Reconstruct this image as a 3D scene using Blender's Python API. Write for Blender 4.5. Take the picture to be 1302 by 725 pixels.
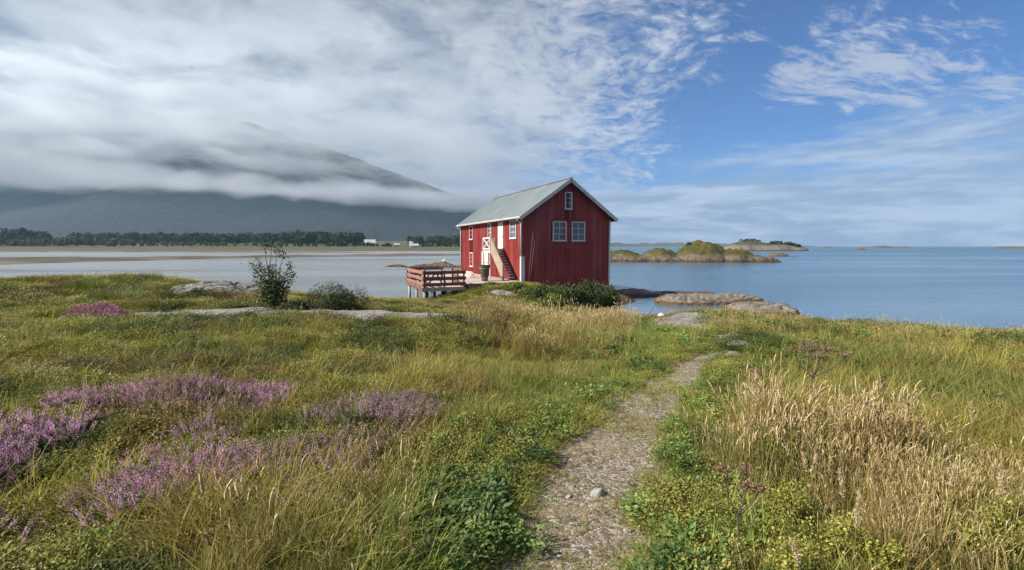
import bpy, bmesh, math, random
import numpy as np
from mathutils import Vector, Matrix

scene = bpy.context.scene
for o in list(bpy.data.objects):
    bpy.data.objects.remove(o)
R = math.radians
EYE = 4.2                      # eye height above the sea, metres
FOC = 600.0                    # focal length in pixels of the 1302 px wide photograph
PITCH = math.atan(49.5 / FOC)

# ------------------------------------------------------------------ camera
cam_data = bpy.data.cameras.new('camera')
cam = bpy.data.objects.new('camera', cam_data)
scene.collection.objects.link(cam)
cam.location = (0, 0, EYE)
cam.rotation_euler = (math.pi / 2 - PITCH, 0, 0)
cam_data.sensor_width = 36
cam_data.lens = 36 * FOC / 1302
cam_data.clip_start = 0.05
cam_data.clip_end = 60000
scene.camera = cam

# ------------------------------------------------------------------ sun direction (azimuth from +Y, clockwise)
SUN_AZ, SUN_EL = R(-108), R(39)
sun_data = bpy.data.lights.new('sun', 'SUN')
sun_data.energy = 5.0
sun_data.angle = R(1.5)
sun_data.color = (1.0, 0.92, 0.80)
sun = bpy.data.objects.new('sun', sun_data)
scene.collection.objects.link(sun)
to_sun = Vector((math.sin(SUN_AZ) * math.cos(SUN_EL), math.cos(SUN_AZ) * math.cos(SUN_EL), math.sin(SUN_EL)))
sun.rotation_euler = (-to_sun).to_track_quat('-Z', 'Y').to_euler()
sun.location = to_sun * 60

vs = scene.view_settings
scene.display_settings.display_device = 'sRGB'
vs.view_transform = 'Standard'
vs.look = 'None'
vs.exposure = 1.12
vs.gamma = 1.0
vs.use_curve_mapping = False
scene.render.engine = 'CYCLES'
cy = scene.cycles
cy.use_denoising = True
cy.max_bounces = 5
cy.diffuse_bounces = 2
cy.glossy_bounces = 3
cy.transmission_bounces = 4
cy.transparent_max_bounces = 8
cy.volume_bounces = 3
cy.debug_use_spatial_splits = True
cy.volume_step_rate = 0.5
cy.volume_max_steps = 256
cy.sample_clamp_indirect = 6
cy.caustics_reflective = False
cy.caustics_refractive = False


# ------------------------------------------------------------------ node helper
class NT:
    def __init__(self, tree):
        self.t = tree
        self.n = tree.nodes
        self.l = tree.links

    def node(self, typ, **kw):
        nd = self.n.new(typ)
        for k, v in kw.items():
            setattr(nd, k, v)
        return nd

    def put(self, sock, v):
        if v is None:
            return
        if isinstance(v, bpy.types.NodeSocket):
            self.l.new(v, sock)
        else:
            if sock.type == 'RGBA' and len(v) == 3:
                v = (*v, 1)
            sock.default_value = v

    def math(self, op, a, b=None, c=None, clamp=False):
        nd = self.node('ShaderNodeMath', operation=op, use_clamp=clamp)
        for i, v in enumerate((a, b, c)):
            self.put(nd.inputs[i], v)
        return nd.outputs[0]

    def add(self, a, b): return self.math('ADD', a, b)
    def sub(self, a, b): return self.math('SUBTRACT', a, b)
    def mul(self, a, b): return self.math('MULTIPLY', a, b)

    def vmath(self, op, a, b=None):
        nd = self.node('ShaderNodeVectorMath', operation=op)
        self.put(nd.inputs[0], a)
        if b is not None:
            self.put(nd.inputs['Scale'] if op == 'SCALE' else nd.inputs[1], b)
        return nd.outputs[0]

    def sep(self, v):
        nd = self.node('ShaderNodeSeparateXYZ')
        self.put(nd.inputs[0], v)
        return nd.outputs

    def comb(self, x, y, z):
        nd = self.node('ShaderNodeCombineXYZ')
        for i, v in enumerate((x, y, z)):
            self.put(nd.inputs[i], v)
        return nd.outputs[0]

    def noise(self, vec, scale, detail=4, rough=0.5, dist=0.0, lac=2.0, color=False):
        nd = self.node('ShaderNodeTexNoise')
        self.put(nd.inputs['Vector'], vec)
        for k, v in (('Scale', scale), ('Detail', detail), ('Roughness', rough), ('Distortion', dist), ('Lacunarity', lac)):
            self.put(nd.inputs[k], v)
        return nd.outputs[1 if color else 0]

    def vor(self, vec, scale, feature='F1', rnd=1.0, out=0):
        nd = self.node('ShaderNodeTexVoronoi', feature=feature)
        self.put(nd.inputs['Vector'], vec)
        nd.inputs['Scale'].default_value = scale
        nd.inputs['Randomness'].default_value = rnd
        return nd.outputs[out]

    def smooth(self, v, a, b, lo=0.0, hi=1.0, kind='SMOOTHSTEP'):
        nd = self.node('ShaderNodeMapRange', interpolation_type=kind)
        for i, x in enumerate((v, a, b, lo, hi)):
            self.put(nd.inputs[i], x)
        return nd.outputs[0]

    def mix(self, f, a, b, blend='MIX'):
        nd = self.node('ShaderNodeMix', data_type='RGBA', blend_type=blend)
        self.put(nd.inputs[0], f)
        self.put(nd.inputs[6], a)
        self.put(nd.inputs[7], b)
        return nd.outputs[2]

    def ramp(self, f, stops):
        nd = self.node('ShaderNodeValToRGB')
        el = nd.color_ramp.elements
        while len(el) < len(stops):
            el.new(0.5)
        for e, (p, c) in zip(el, stops):
            e.position = p
            e.color = (*c, 1)
        self.put(nd.inputs[0], f)
        return nd.outputs[0]

    def bump(self, h, strength=0.5, dist=0.1, normal=None):
        nd = self.node('ShaderNodeBump')
        self.put(nd.inputs['Height'], h)
        nd.inputs['Strength'].default_value = strength
        nd.inputs['Distance'].default_value = dist
        if normal is not None:
            self.put(nd.inputs['Normal'], normal)
        return nd.outputs[0]


# ------------------------------------------------------------------ world: clear sky with layered cloud
world = bpy.data.worlds.new('World')
scene.world = world
world.use_nodes = True
w = NT(world.node_tree)
w.n.clear()
sky = w.node('ShaderNodeTexSky', sky_type='NISHITA')
sky.sun_disc = False
sky.sun_elevation = SUN_EL
sky.sun_rotation = SUN_AZ
sky.altitude = 0
sky.air_density = 1.0
sky.dust_density = 0.3
sky.ozone_density = 3.0
tc = w.node('ShaderNodeTexCoord')
dirv = tc.outputs['Generated']
dx, dy, dz = w.sep(dirv)
dzc = w.math('MAXIMUM', dz, 0.0)
inv = w.math('DIVIDE', 1.0, w.add(dzc, 0.10))
q = w.comb(w.mul(dx, inv), w.mul(dy, inv), 0.0)          # position on a flat cloud deck
inv2 = w.math('DIVIDE', 1.0, w.add(dzc, 0.38))
q2 = w.comb(w.mul(dx, inv2), w.mul(dy, inv2), 0.0)       # the same deck, less foreshortened (rolls seen edge on)
warp = w.vmath('SCALE', w.vmath('SUBTRACT', w.noise(q2, 2.5, 3, 0.5, color=True), (0.5, 0.5, 0.5)), 0.22)
qw = w.vmath('ADD', q2, warp)
dxs = w.add(dx, w.mul(dz, -0.10))
cover = w.add(w.smooth(dxs, -0.60, 0.30, 0.44, 0.04, 'LINEAR'), w.smooth(dxs, 0.20, 0.52, 0.0, -0.32))
big = w.noise(q, 0.55, 4, 0.5, 0.2)
mid = w.noise(qw, 5.5, 10, 0.66, 0.0)
rot = w.node('ShaderNodeMapping')
rot.inputs['Rotation'].default_value = (0, 0, R(-24))
rot.inputs['Scale'].default_value = (1.0, 1.7, 1.0)
w.put(rot.inputs['Vector'], qw)
rip = w.noise(rot.outputs[0], 21.0, 4, 0.6, 0.3)
s = w.add(w.add(w.mul(big, 0.40), w.mul(mid, 0.60)), w.mul(w.sub(rip, 0.5), 0.55))
s = w.add(s, cover)
high = w.smooth(s, 0.44, 0.74)
# isolated tufts of cirrus
cir_m = w.node('ShaderNodeMapping')
cir_m.inputs['Rotation'].default_value = (0, 0, R(-38))
cir_m.inputs['Scale'].default_value = (0.75, 1.9, 1.0)
w.put(cir_m.inputs['Vector'], qw)
cn = w.noise(cir_m.outputs[0], 11.0, 9, 0.66, 0.15)
def spot(d, rad):
    v = Vector(d).normalized()
    dot = w.node('ShaderNodeVectorMath', operation='DOT_PRODUCT')
    w.put(dot.inputs[0], dirv)
    dot.inputs[1].default_value = v
    return w.smooth(dot.outputs['Value'], math.cos(R(rad)), 1.0)
def pdir(px, py):
    u, v = (px - 651) / FOC, -(py - 362.5) / FOC
    return (u, math.cos(PITCH) + v * math.sin(PITCH), -math.sin(PITCH) + v * math.cos(PITCH))
tuft_mask = None
for px_, py_, rad_, k_ in ((1075, 62, 7, 1.0), (1025, 95, 6, 0.85), (1145, 75, 6.5, 0.95), (1205, 80, 5, 0.8), (1105, 100, 5, 0.8), (1285, 112, 4, 0.9), (1160, 122, 4, 0.85), (950, 70, 7, 0.5), (1110, 0, 4, 0.5), (1025, 155, 2.5, .6)):
    sp = w.mul(spot(pdir(px_, py_), rad_), k_)
    tuft_mask = sp if tuft_mask is None else w.math('MAXIMUM', tuft_mask, sp)
cir = w.mul(w.smooth(w.add(cn, w.mul(tuft_mask, 0.28)), 0.66, 0.86), w.smooth(tuft_mask, 0.0, 0.45))
# low layer towards the horizon
lowm = w.node('ShaderNodeMapping')
lowm.inputs['Scale'].default_value = (1.0, 1.0, 6.0)
w.put(lowm.inputs['Vector'], dirv)
ln = w.noise(lowm.outputs[0], 3.4, 8, 0.62, 0.1)
low_edge = w.smooth(w.sub(dz, w.mul(w.math('MAXIMUM', dx, 0.0), 0.07)), 0.0, 0.25, 0.52, -0.26, 'LINEAR')
low = w.mul(w.smooth(w.add(ln, low_edge), 0.52, 0.80), 0.92)
# brightness of the cloud itself: thick undersides grey, thin edges white
gn = w.noise(w.comb(dx, dy, w.mul(dz, 2.6)), 2.6, 6, 0.58, 0.35)
grey = w.smooth(w.add(w.mul(gn, 0.80), w.add(w.mul(mid, 0.55), w.mul(dz, 0.22))), 0.62, 0.90)
ccol = w.mix(grey, (2.0, 2.3, 2.85), (5.3, 5.5, 5.95))
ccol = w.mix(w.mul(w.smooth(dx, -0.15, 0.35), .7), ccol, (6.0, 6.4, 7.1))
lcol = w.mix(w.smooth(w.noise(lowm.outputs[0], 5.0, 7, 0.62, 0.2), 0.40, 0.64), (2.5, 3.1, 4.1), (5.0, 5.6, 6.4))
lcol = w.mix(w.smooth(dx, -0.45, -0.05), ccol, lcol)
skyc = w.mix(1.0, sky.outputs[0], (0.255, 0.52, 0.88), 'MULTIPLY')
c1 = w.mix(w.math('MAXIMUM', high, w.mul(cir, 0.80)), skyc, ccol)
c2 = w.mix(low, c1, lcol)
bg = w.node('ShaderNodeBackground')
w.put(bg.inputs[0], c2)
bg.inputs[1].default_value = 0.050
wo = w.node('ShaderNodeOutputWorld')
w.l.new(bg.outputs[0], wo.inputs[0])
world.cycles.sampling_method = 'MANUAL'
world.cycles.sample_map_resolution = 512

# ------------------------------------------------------------------ numeric helpers
def at(px, py, depth):
    """World point on the sight line of photograph pixel (px, py) at the given distance ahead."""
    u, v = (px - 651) / FOC, -(py - 362.5) / FOC
    d = (u, math.cos(PITCH) + v * math.sin(PITCH), -math.sin(PITCH) + v * math.cos(PITCH))
    t = depth / d[1]
    return Vector((d[0] * t, depth, EYE + d[2] * t))

def on_level(px, py, z):
    u, v = (px - 651) / FOC, -(py - 362.5) / FOC
    d = (u, math.cos(PITCH) + v * math.sin(PITCH), -math.sin(PITCH) + v * math.cos(PITCH))
    t = (z - EYE) / d[2]
    return Vector((d[0] * t, d[1] * t, z))

def _hash(ix, iy, seed):
    h = (ix.astype(np.int64) * 374761393 + iy.astype(np.int64) * 668265263 + seed * 1442695041) & 0x7fffffff
    h = ((h ^ (h >> 13)) * 1274126177) & 0x7fffffff
    return ((h ^ (h >> 16)) & 0xffff) / 65535.0

def vnoise(x, y, seed=0):
    x = np.asarray(x, float); y = np.asarray(y, float)
    ix, iy = np.floor(x), np.floor(y)
    fx, fy = x - ix, y - iy
    fx = fx * fx * (3 - 2 * fx); fy = fy * fy * (3 - 2 * fy)
    a = _hash(ix, iy, seed); b = _hash(ix + 1, iy, seed); c = _hash(ix, iy + 1, seed); d = _hash(ix + 1, iy + 1, seed)
    return (a * (1 - fx) + b * fx) * (1 - fy) + (c * (1 - fx) + d * fx) * fy

def fbm(x, y, seed=0, octaves=4, gain=0.5):
    t = 0; amp = 1.0; s = 0
    for i in range(octaves):
        t = t + amp * vnoise(x * 2 ** i + 17.3 * i, y * 2 ** i - 9.1 * i, seed + i)
        s += amp; amp *= gain
    return t / s          # 0..1

def sstep(v, a, b):
    t = np.clip((v - a) / (b - a), 0, 1)
    return t * t * (3 - 2 * t)

def poly_dist(x, y, pts):
    """distance to a polyline and interpolated third coordinate"""
    x = np.asarray(x, float); y = np.asarray(y, float)
    best = np.full(x.shape, 1e9); val = np.zeros(x.shape)
    for (ax, ay, aw), (bx, by, bw) in zip(pts[:-1], pts[1:]):
        ux, uy = bx - ax, by - ay
        t = np.clip(((x - ax) * ux + (y - ay) * uy) / (ux * ux + uy * uy), 0, 1)
        d = np.hypot(x - ax - t * ux, y - ay - t * uy)
        m = d < best
        best = np.where(m, d, best); val = np.where(m, aw + t * (bw - aw), val)
    return best, val

# ------------------------------------------------------------------ object helpers
COL = scene.collection
def tag(o, label=None, cat=None, group=None, kind=None):
    if label: o['label'] = label
    if cat: o['category'] = cat
    if group: o['group'] = group
    if kind: o['kind'] = kind
    return o

def link_mesh(name, me, mat=None, parent=None, smooth=False):
    if mat is not None and not me.materials:
        for m in (mat if isinstance(mat, (list, tuple)) else [mat]):
            me.materials.append(m)
    if smooth:
        me.polygons.foreach_set('use_smooth', [True] * len(me.polygons))
    o = bpy.data.objects.new(name, me)
    COL.objects.link(o)
    if parent is not None:
        o.parent = parent
    return o

def raw(name, verts, faces, mat=None, parent=None, smooth=False):
    me = bpy.data.meshes.new(name)
    me.from_pydata([tuple(map(float, v)) for v in verts], [], faces)
    me.update()
    return link_mesh(name, me, mat, parent, smooth)

def empty(name, loc=(0, 0, 0), rz=0.0):
    o = bpy.data.objects.new(name, None)
    COL.objects.link(o)
    o.location = loc
    o.rotation_euler = (0, 0, rz)
    o.empty_display_size = 0.2
    return o

class MB:
    """collects boxes, bars and tubes into one mesh"""
    def __init__(self):
        self.v = []; self.f = []; self.mi = []
    def _add(self, v, f, mi=0):
        n = len(self.v)
        self.v += [tuple(p) for p in v]
        self.f += [tuple(i + n for i in q) for q in f]
        self.mi += [mi] * len(f)
        return self
    def box(self, x0, x1, y0, y1, z0, z1, mi=0):
        v = [(x, y, z) for z in (z0, z1) for y in (y0, y1) for x in (x0, x1)]
        f = [(0, 2, 3, 1), (4, 5, 7, 6), (0, 1, 5, 4), (2, 6, 7, 3), (0, 4, 6, 2), (1, 3, 7, 5)]
        return self._add(v, f, mi)
    def bar(self, a, b, wd, ht, up=(0, 0, 1), mi=0):
        a = Vector(a); b = Vector(b)
        d = (b - a).normalized(); up = Vector(up)
        s = d.cross(up)
        if s.length < 1e-4: s = d.cross(Vector((1, 0, 0)))
        s.normalize(); u = s.cross(d)
        v = []
        for p in (a, b):
            for su, uu in ((-1, -1), (1, -1), (1, 1), (-1, 1)):
                v.append(p + s * su * wd / 2 + u * uu * ht / 2)
        f = [(3, 2, 1, 0), (4, 5, 6, 7), (0, 1, 5, 4), (1, 2, 6, 5), (2, 3, 7, 6), (3, 0, 4, 7)]
        return self._add(v, f, mi)
    def tube(self, pts, rad, n=6, mi=0, cap=True):
        pts = [Vector(p) for p in pts]
        rr = rad if isinstance(rad, (list, tuple)) else [rad] * len(pts)
        base = []; v = []
        for i, p in enumerate(pts):
            d = (pts[min(i + 1, len(pts) - 1)] - pts[max(i - 1, 0)]).normalized()
            s = d.cross(Vector((0.3, 0.2, 1)))
            if s.length < 1e-3: s = d.cross(Vector((1, 0, 0)))
            s.normalize(); u = s.cross(d)
            for k in range(n):
                a = 2 * math.pi * k / n
                v.append(p + (s * math.cos(a) + u * math.sin(a)) * rr[i])
        f = []
        for i in range(len(pts) - 1):
            for k in range(n):
                k2 = (k + 1) % n
                f.append((i * n + k, i * n + k2, (i + 1) * n + k2, (i + 1) * n + k))
        if cap:
            f.append(tuple(reversed(range(n)))); f.append(tuple(range((len(pts) - 1) * n, len(pts) * n)))
        return self._add(v, f, mi)
    def lathe(self, prof, n=16, c=(0, 0), mi=0):
        v = []
        for r, z in prof:
            for k in range(n):
                a = 2 * math.pi * k / n
                v.append((c[0] + r * math.cos(a), c[1] + r * math.sin(a), z))
        f = []
        for i in range(len(prof) - 1):
            for k in range(n):
                k2 = (k + 1) % n
                f.append((i * n + k, i * n + k2, (i + 1) * n + k2, (i + 1) * n + k))
        return self._add(v, f, mi)
    def build(self, name, mat, parent=None, smooth=False):
        me = bpy.data.meshes.new(name)
        me.from_pydata([tuple(map(float, p)) for p in self.v], [], self.f)
        mats = mat if isinstance(mat, (list, tuple)) else [mat]
        for m in mats: me.materials.append(m)
        me.polygons.foreach_set('material_index', self.mi)
        if smooth: me.polygons.foreach_set('use_smooth', [True] * len(me.polygons))
        me.update()
        return link_mesh(name, me, None, parent)

def grid_mesh(name, X, Y, Z, mat, keep=None, attrs=None):
    ny, nx = X.shape
    me = bpy.data.meshes.new(name)
    V = np.stack([X, Y, Z], -1).reshape(-1, 3)
    idx = np.arange(nx * ny).reshape(ny, nx)
    F = np.stack([idx[:-1, :-1], idx[:-1, 1:], idx[1:, 1:], idx[1:, :-1]], -1).reshape(-1, 4)
    if keep is not None:
        k = keep.reshape(-1)
        F = F[k[F].any(1)]
        used = np.unique(F)
        remap = -np.ones(len(V), int); remap[used] = np.arange(len(used))
        F = remap[F]; V = V[used]
    else:
        used = None
    me.vertices.add(len(V)); me.vertices.foreach_set('co', V.astype(np.float32).ravel())
    me.loops.add(F.size); me.loops.foreach_set('vertex_index', F.astype(np.int32).ravel())
    me.polygons.add(len(F)); me.polygons.foreach_set('loop_start', np.arange(0, F.size, 4, dtype=np.int32))
    me.update(calc_edges=True)
    me.polygons.foreach_set('use_smooth', np.ones(len(F), bool))
    for k, a in (attrs or {}).items():
        a = a.reshape(-1)
        if used is not None: a = a[used]
        at_ = me.attributes.new(k, 'FLOAT', 'POINT'); at_.data.foreach_set('value', a.astype(np.float32))
    return link_mesh(name, me, mat)

# ------------------------------------------------------------------ materials
def principled(name):
    m = bpy.data.materials.new(name)
    m.use_nodes = True
    t = NT(m.node_tree)
    t.n.clear()
    b = t.node('ShaderNodeBsdfPrincipled')
    o = t.node('ShaderNodeOutputMaterial')
    t.l.new(b.outputs[0], o.inputs[0])
    return m, t, b, o

def objpos(t, scale=None):
    c = t.node('ShaderNodeTexCoord').outputs['Object']
    return c if scale is None else t.vmath('MULTIPLY', c, scale)
def worldpos(t):
    return t.node('ShaderNodeNewGeometry').outputs['Position']

def painted(name, col, col2, rough=0.6, grain=(30, 30, 2.0), wear=None, wear_amt=0.0, bump=0.15):
    m, t, b, o = principled(name)
    p = objpos(t)
    g = t.noise(t.vmath('MULTIPLY', p, grain), 1.0, 4, 0.6)
    l = t.noise(p, 0.7, 4, 0.6)
    c = t.mix(t.smooth(t.add(t.mul(g, 0.5), t.mul(l, 0.5)), 0.35, 0.65), col, col2)
    if wear:
        wv = t.noise(t.vmath('MULTIPLY', p, (grain[0] * .25, grain[1] * .25, grain[2] * .5)), 1.0, 6, 0.65)
        c = t.mix(t.mul(t.smooth(wv, 0.60 - wear_amt * .2, 0.70), wear_amt), c, wear)
    t.put(b.inputs['Base Color'], c)
    b.inputs['Roughness'].default_value = rough
    t.put(b.inputs['Normal'], t.bump(g, bump, 0.01))
    return m

M = {}
M['red'] = painted('red_board_paint', (0.185, 0.020, 0.021), (0.315, 0.045, 0.043), 0.62, (5.5, 5.5, 0.22), (0.30, 0.12, 0.11), 0.6)
M['red_trim'] = painted('red_trim_paint', (0.24, 0.022, 0.028), (0.30, 0.03, 0.036), 0.6)
M['white'] = painted('white_trim_paint', (0.48, 0.48, 0.465), (0.62, 0.62, 0.60), 0.5, (10, 10, 1.0), (0.40, 0.36, 0.30), 0.4)
M['grey_wood'] = painted('weathered_grey_wood', (0.20, 0.19, 0.18), (0.34, 0.33, 0.32), 0.85, (14, 14, 2.0), (0.12, 0.10, 0.09), 0.5, 0.3)
M['barge'] = painted('pale_weathered_barge_board', (0.42, 0.42, 0.41), (0.56, 0.56, 0.55), 0.8, (4, 4, 4), (0.26, 0.25, 0.24), 0.5, 0.2)
M['pale_wood'] = painted('pale_raw_wood', (0.21, 0.168, 0.12), (0.32, 0.265, 0.20), 0.75, (14, 3, 14), (0.26, 0.19, 0.13), 0.35, 0.25)
M['orange_wood'] = painted('red_brown_stained_wood', (0.115, 0.048, 0.034), (0.175, 0.08, 0.056), 0.7, (3, 3, 14), (0.12, 0.07, 0.05), 0.45, 0.25)
M['dark_wood'] = painted('dark_wet_wood', (0.045, 0.032, 0.024), (0.085, 0.062, 0.045), 0.8, (14, 14, 2), (0.16, 0.14, 0.11), 0.4, 0.3)
M['deck'] = painted('deck_board_wood', (0.30, 0.235, 0.205), (0.42, 0.34, 0.30), 0.8, (2, 14, 14), (0.17, 0.13, 0.11), 0.4, 0.25)
M['stone_base'] = painted('foundation_stone', (0.16, 0.15, 0.14), (0.26, 0.25, 0.24), 0.9, (2, 2, 2))

def metal_roof():
    m, t, b, o = principled('galvanised_roof_sheet')
    p = objpos(t)
    n = t.noise(p, 0.6, 6, 0.6)
    st = t.noise(t.vmath('MULTIPLY', p, (0.5, 5.0, 0.5)), 1.0, 5, 0.6)
    c = t.mix(t.smooth(t.add(t.mul(n, 0.5), t.mul(st, 0.5)), 0.35, 0.65), (0.145, 0.18, 0.20), (0.215, 0.25, 0.27))
    c = t.mix(t.mul(t.smooth(t.noise(p, 2.0, 7, 0.7), 0.58, 0.75), 0.35), c, (0.30, 0.24, 0.20))
    t.put(b.inputs['Base Color'], c)
    b.inputs['Metallic'].default_value = 0.0
    b.inputs['Roughness'].default_value = 0.5
    return m
M['roof'] = metal_roof()

def glass():
    m, t, b, o = principled('window_glass')
    p = objpos(t)
    t.put(b.inputs['Base Color'], t.mix(t.noise(p, 2.5, 2), (0.05, 0.065, 0.09), (0.13, 0.16, 0.20)))  # blue-grey base colour paints in the sky the panes reflect
    b.inputs['Roughness'].default_value = 0.04
    b.inputs['IOR'].default_value = 1.5
    t.put(b.inputs['Normal'], t.bump(t.noise(p, 1.6, 2), 0.05, 0.05))
    return m
M['glass'] = glass()

def rock_mat(name, base, dark, lichen, wet=False):
    m, t, b, o = principled(name)
    p = worldpos(t)
    n1 = t.noise(p, 1.1, 8, 0.62, 0.4)
    n2 = t.noise(t.vmath('MULTIPLY', p, (1.0, 3.2, 1.5)), 3.2, 8, 0.68, 0.3)
    c = t.mix(t.smooth(n1, 0.34, 0.66), dark, base)
    c = t.mix(t.mul(t.smooth(n2, 0.5, 0.72), 0.8), c, tuple(x * 0.45 for x in base))
    li = t.smooth(t.noise(p, 6.5, 7, 0.62), 0.58, 0.66)
    c = t.mix(t.mul(li, 0.75), c, lichen)
    spots = t.smooth(t.noise(p, 19, 4, 0.6), 0.60, 0.68)
    c = t.mix(t.mul(spots, 0.6), c, (0.09, 0.085, 0.08))
    if wet:                                                  # weed-covered band up to the high-tide line
        z = t.sep(p)[2]
        band = t.smooth(t.add(z, t.mul(t.sub(n1, 0.5), wet * 0.8)), wet * 0.75, wet * 1.15)
        weed = t.mix(n2, (0.05, 0.032, 0.016), (0.11, 0.065, 0.03))
        c = t.mix(band, weed, c)
    t.put(b.inputs['Base Color'], c)
    b.inputs['Roughness'].default_value = 0.88
    h = t.add(t.noise(p, 5, 9, 0.65), t.mul(t.vor(p, 2.5, 'DISTANCE_TO_EDGE'), 0.25))
    t.put(b.inputs['Normal'], t.bump(h, 1.0, 0.16))
    return m
M['rock'] = rock_mat('grey_lichen_rock', (0.235, 0.22, 0.20), (0.125, 0.118, 0.11), (0.30, 0.28, 0.235))
M['shore_rock'] = rock_mat('shore_rock', (0.20, 0.172, 0.14), (0.095, 0.083, 0.07), (0.25, 0.22, 0.165), wet=0.24)

def ground_mat():
    m, t, b, o = principled('heath_ground')
    p = worldpos(t)
    n = t.noise(p, 0.8, 6, 0.6)
    f = t.noise(p, 9, 6, 0.7)
    c = t.mix(t.smooth(n, 0.35, 0.65), (0.055, 0.058, 0.018), (0.115, 0.095, 0.035))
    c = t.mix(t.mul(t.smooth(f, 0.45, 0.62), 0.6), c, (0.075, 0.05, 0.028))
    worn = t.node('ShaderNodeAttribute', attribute_name='worn').outputs['Fac']
    c = t.mix(worn, c, t.mix(f, (0.11, 0.08, 0.05), (0.24, 0.185, 0.115)))
    z = t.sep(p)[2]
    c = t.mix(t.smooth(t.add(z, t.mul(t.sub(f, 0.5), 0.5)), 0.35, 0.85), (0.085, 0.06, 0.04), c)
    t.put(b.inputs['Base Color'], c)
    b.inputs['Roughness'].default_value = 1.0
    b.inputs['Specular IOR Level'].default_value = 0.1
    t.put(b.inputs['Normal'], t.bump(t.noise(p, 14, 8, 0.7), 1.0, 0.08))
    return m
M['ground'] = ground_mat()

def path_mat():
    m, t, b, o = principled('gravel_path')
    p = worldpos(t)
    cell = t.vor(p, 55, 'F1', 1.0, 1)
    cs = t.sep(cell)[0]
    c = t.ramp(cs, [(0.0, (0.09, 0.075, 0.06)), (0.45, (0.19, 0.16, 0.125)), (0.75, (0.27, 0.235, 0.19)), (1.0, (0.38, 0.345, 0.30))])
    big = t.noise(p, 1.6, 6, 0.6)
    c = t.mix(t.mul(t.smooth(big, 0.45, 0.65), 0.65), c, (0.25, 0.19, 0.11))
    d = t.vor(p, 55, 'DISTANCE_TO_EDGE')
    t.put(b.inputs['Base Color'], c)
    b.inputs['Roughness'].default_value = 0.95
    b.inputs['Specular IOR Level'].default_value = 0.2
    h = t.add(t.math('MINIMUM', t.mul(d, 4.0), 0.5), t.noise(p, 20, 5, 0.6))
    t.put(b.inputs['Normal'], t.bump(h, 0.8, 0.02))
    return m
M['path'] = path_mat()

def sea_mat():
    m, t, b, o = principled('sea_water')
    p = worldpos(t)
    x, y, z = t.sep(p)
    patch = t.noise(t.comb(t.mul(x, 0.012), t.mul(y, 0.02), 0), 1.0, 4, 0.55)
    calm = t.smooth(patch, 0.35, 0.65)
    # swell and ripples run mostly across the view
    w1 = t.noise(t.comb(t.mul(x, 0.55), t.mul(y, 1.1), 0), 0.7, 3, 0.55, 0.2)
    w2 = t.noise(t.comb(t.mul(x, 1.4), t.mul(y, 2.6), 3.0), 1.6, 4, 0.6, 0.2)
    near = t.smooth(y, 27.5, 40, 0.05, 1.0)
    open_ = t.smooth(x, -15, 25, 0.5, 1.0)
    h = t.mul(t.add(t.mul(w1, 0.40), t.mul(w2, 0.16)), t.mul(t.mul(near, open_), t.smooth(calm, 0, 1, 0.65, 1.0)))
    # paler base colour over the inlet paints in the bright cloud its ripples reflect
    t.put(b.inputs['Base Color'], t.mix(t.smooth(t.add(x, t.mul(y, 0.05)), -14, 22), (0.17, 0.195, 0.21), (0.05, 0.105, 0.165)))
    t.put(b.inputs['Roughness'], t.mul(t.mul(near, t.smooth(y, 30, 400, 0.20, 0.40, 'LINEAR')), t.smooth(t.noise(t.comb(t.mul(x, 0.008), t.mul(y, 0.06), 5.0), 1.0, 5, 0.6), 0.35, 0.65, 0.6, 1.15)))
    b.inputs['IOR'].default_value = 1.333
    t.put(b.inputs['Normal'], t.bump(h, 1.0, 0.30))
    return m
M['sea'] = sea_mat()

def leafy(name, rough=0.7, trans=0.3, use_tint=True, col=(0.08, 0.10, 0.03), tip=None, tip_amt=0.5, vary=0.35):
    """blade and leaf material: tint per instance, a little light passing through"""
    m = bpy.data.materials.new(name)
    m.use_nodes = True
    t = NT(m.node_tree); t.n.clear()
    if use_tint:
        a = t.node('ShaderNodeAttribute', attribute_type='INSTANCER', attribute_name='tint')
        c = a.outputs['Vector']
    else:
        c = t.node('ShaderNodeRGB').outputs[0]
        c.default_value = (*col, 1)
    rr = t.node('ShaderNodeAttribute', attribute_type='GEOMETRY', attribute_name='r').outputs['Fac']
    if tip:
        tt = t.node('ShaderNodeAttribute', attribute_type='GEOMETRY', attribute_name='t').outputs['Fac']
        c = t.mix(t.mul(t.smooth(tt, 0.35, 1.0), t.mul(rr, tip_amt * 2)), c, tip)
    c = t.vmath('SCALE', c, t.smooth(rr, 0, 1, 1 - vary, 1 + vary, 'LINEAR'))
    d = t.node('ShaderNodeBsdfPrincipled')
    t.put(d.inputs['Base Color'], c)
    d.inputs['Roughness'].default_value = rough
    d.inputs['Specular IOR Level'].default_value = 0.22
    tr = t.node('ShaderNodeBsdfTranslucent')
    t.put(tr.inputs[0], t.mix(1.0, c, (1.05, 1.15, 0.7), 'MULTIPLY'))
    mx = t.node('ShaderNodeMixShader')
    mx.inputs[0].default_value = trans
    t.l.new(d.outputs[0], mx.inputs[1]); t.l.new(tr.outputs[0], mx.inputs[2])
    o = t.node('ShaderNodeOutputMaterial')
    t.l.new(mx.outputs[0], o.inputs[0])
    return m
M['blade'] = leafy('grass_blade', 0.6, 0.42, tip=(0.30, 0.22, 0.09), tip_amt=0.42)
M['straw'] = leafy('straw_stalk', 0.7, 0.25)
M['seedhead'] = leafy('grass_seed_head', 0.85, 0.25, False, (0.48, 0.37, 0.22))
M['heather_leaf'] = leafy('heather_leaf', 0.8, 0.2, False, (0.085, 0.105, 0.038), vary=0.5)
M['heather_flower'] = leafy('heather_flower', 0.8, 0.25, True, vary=0.4)
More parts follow.
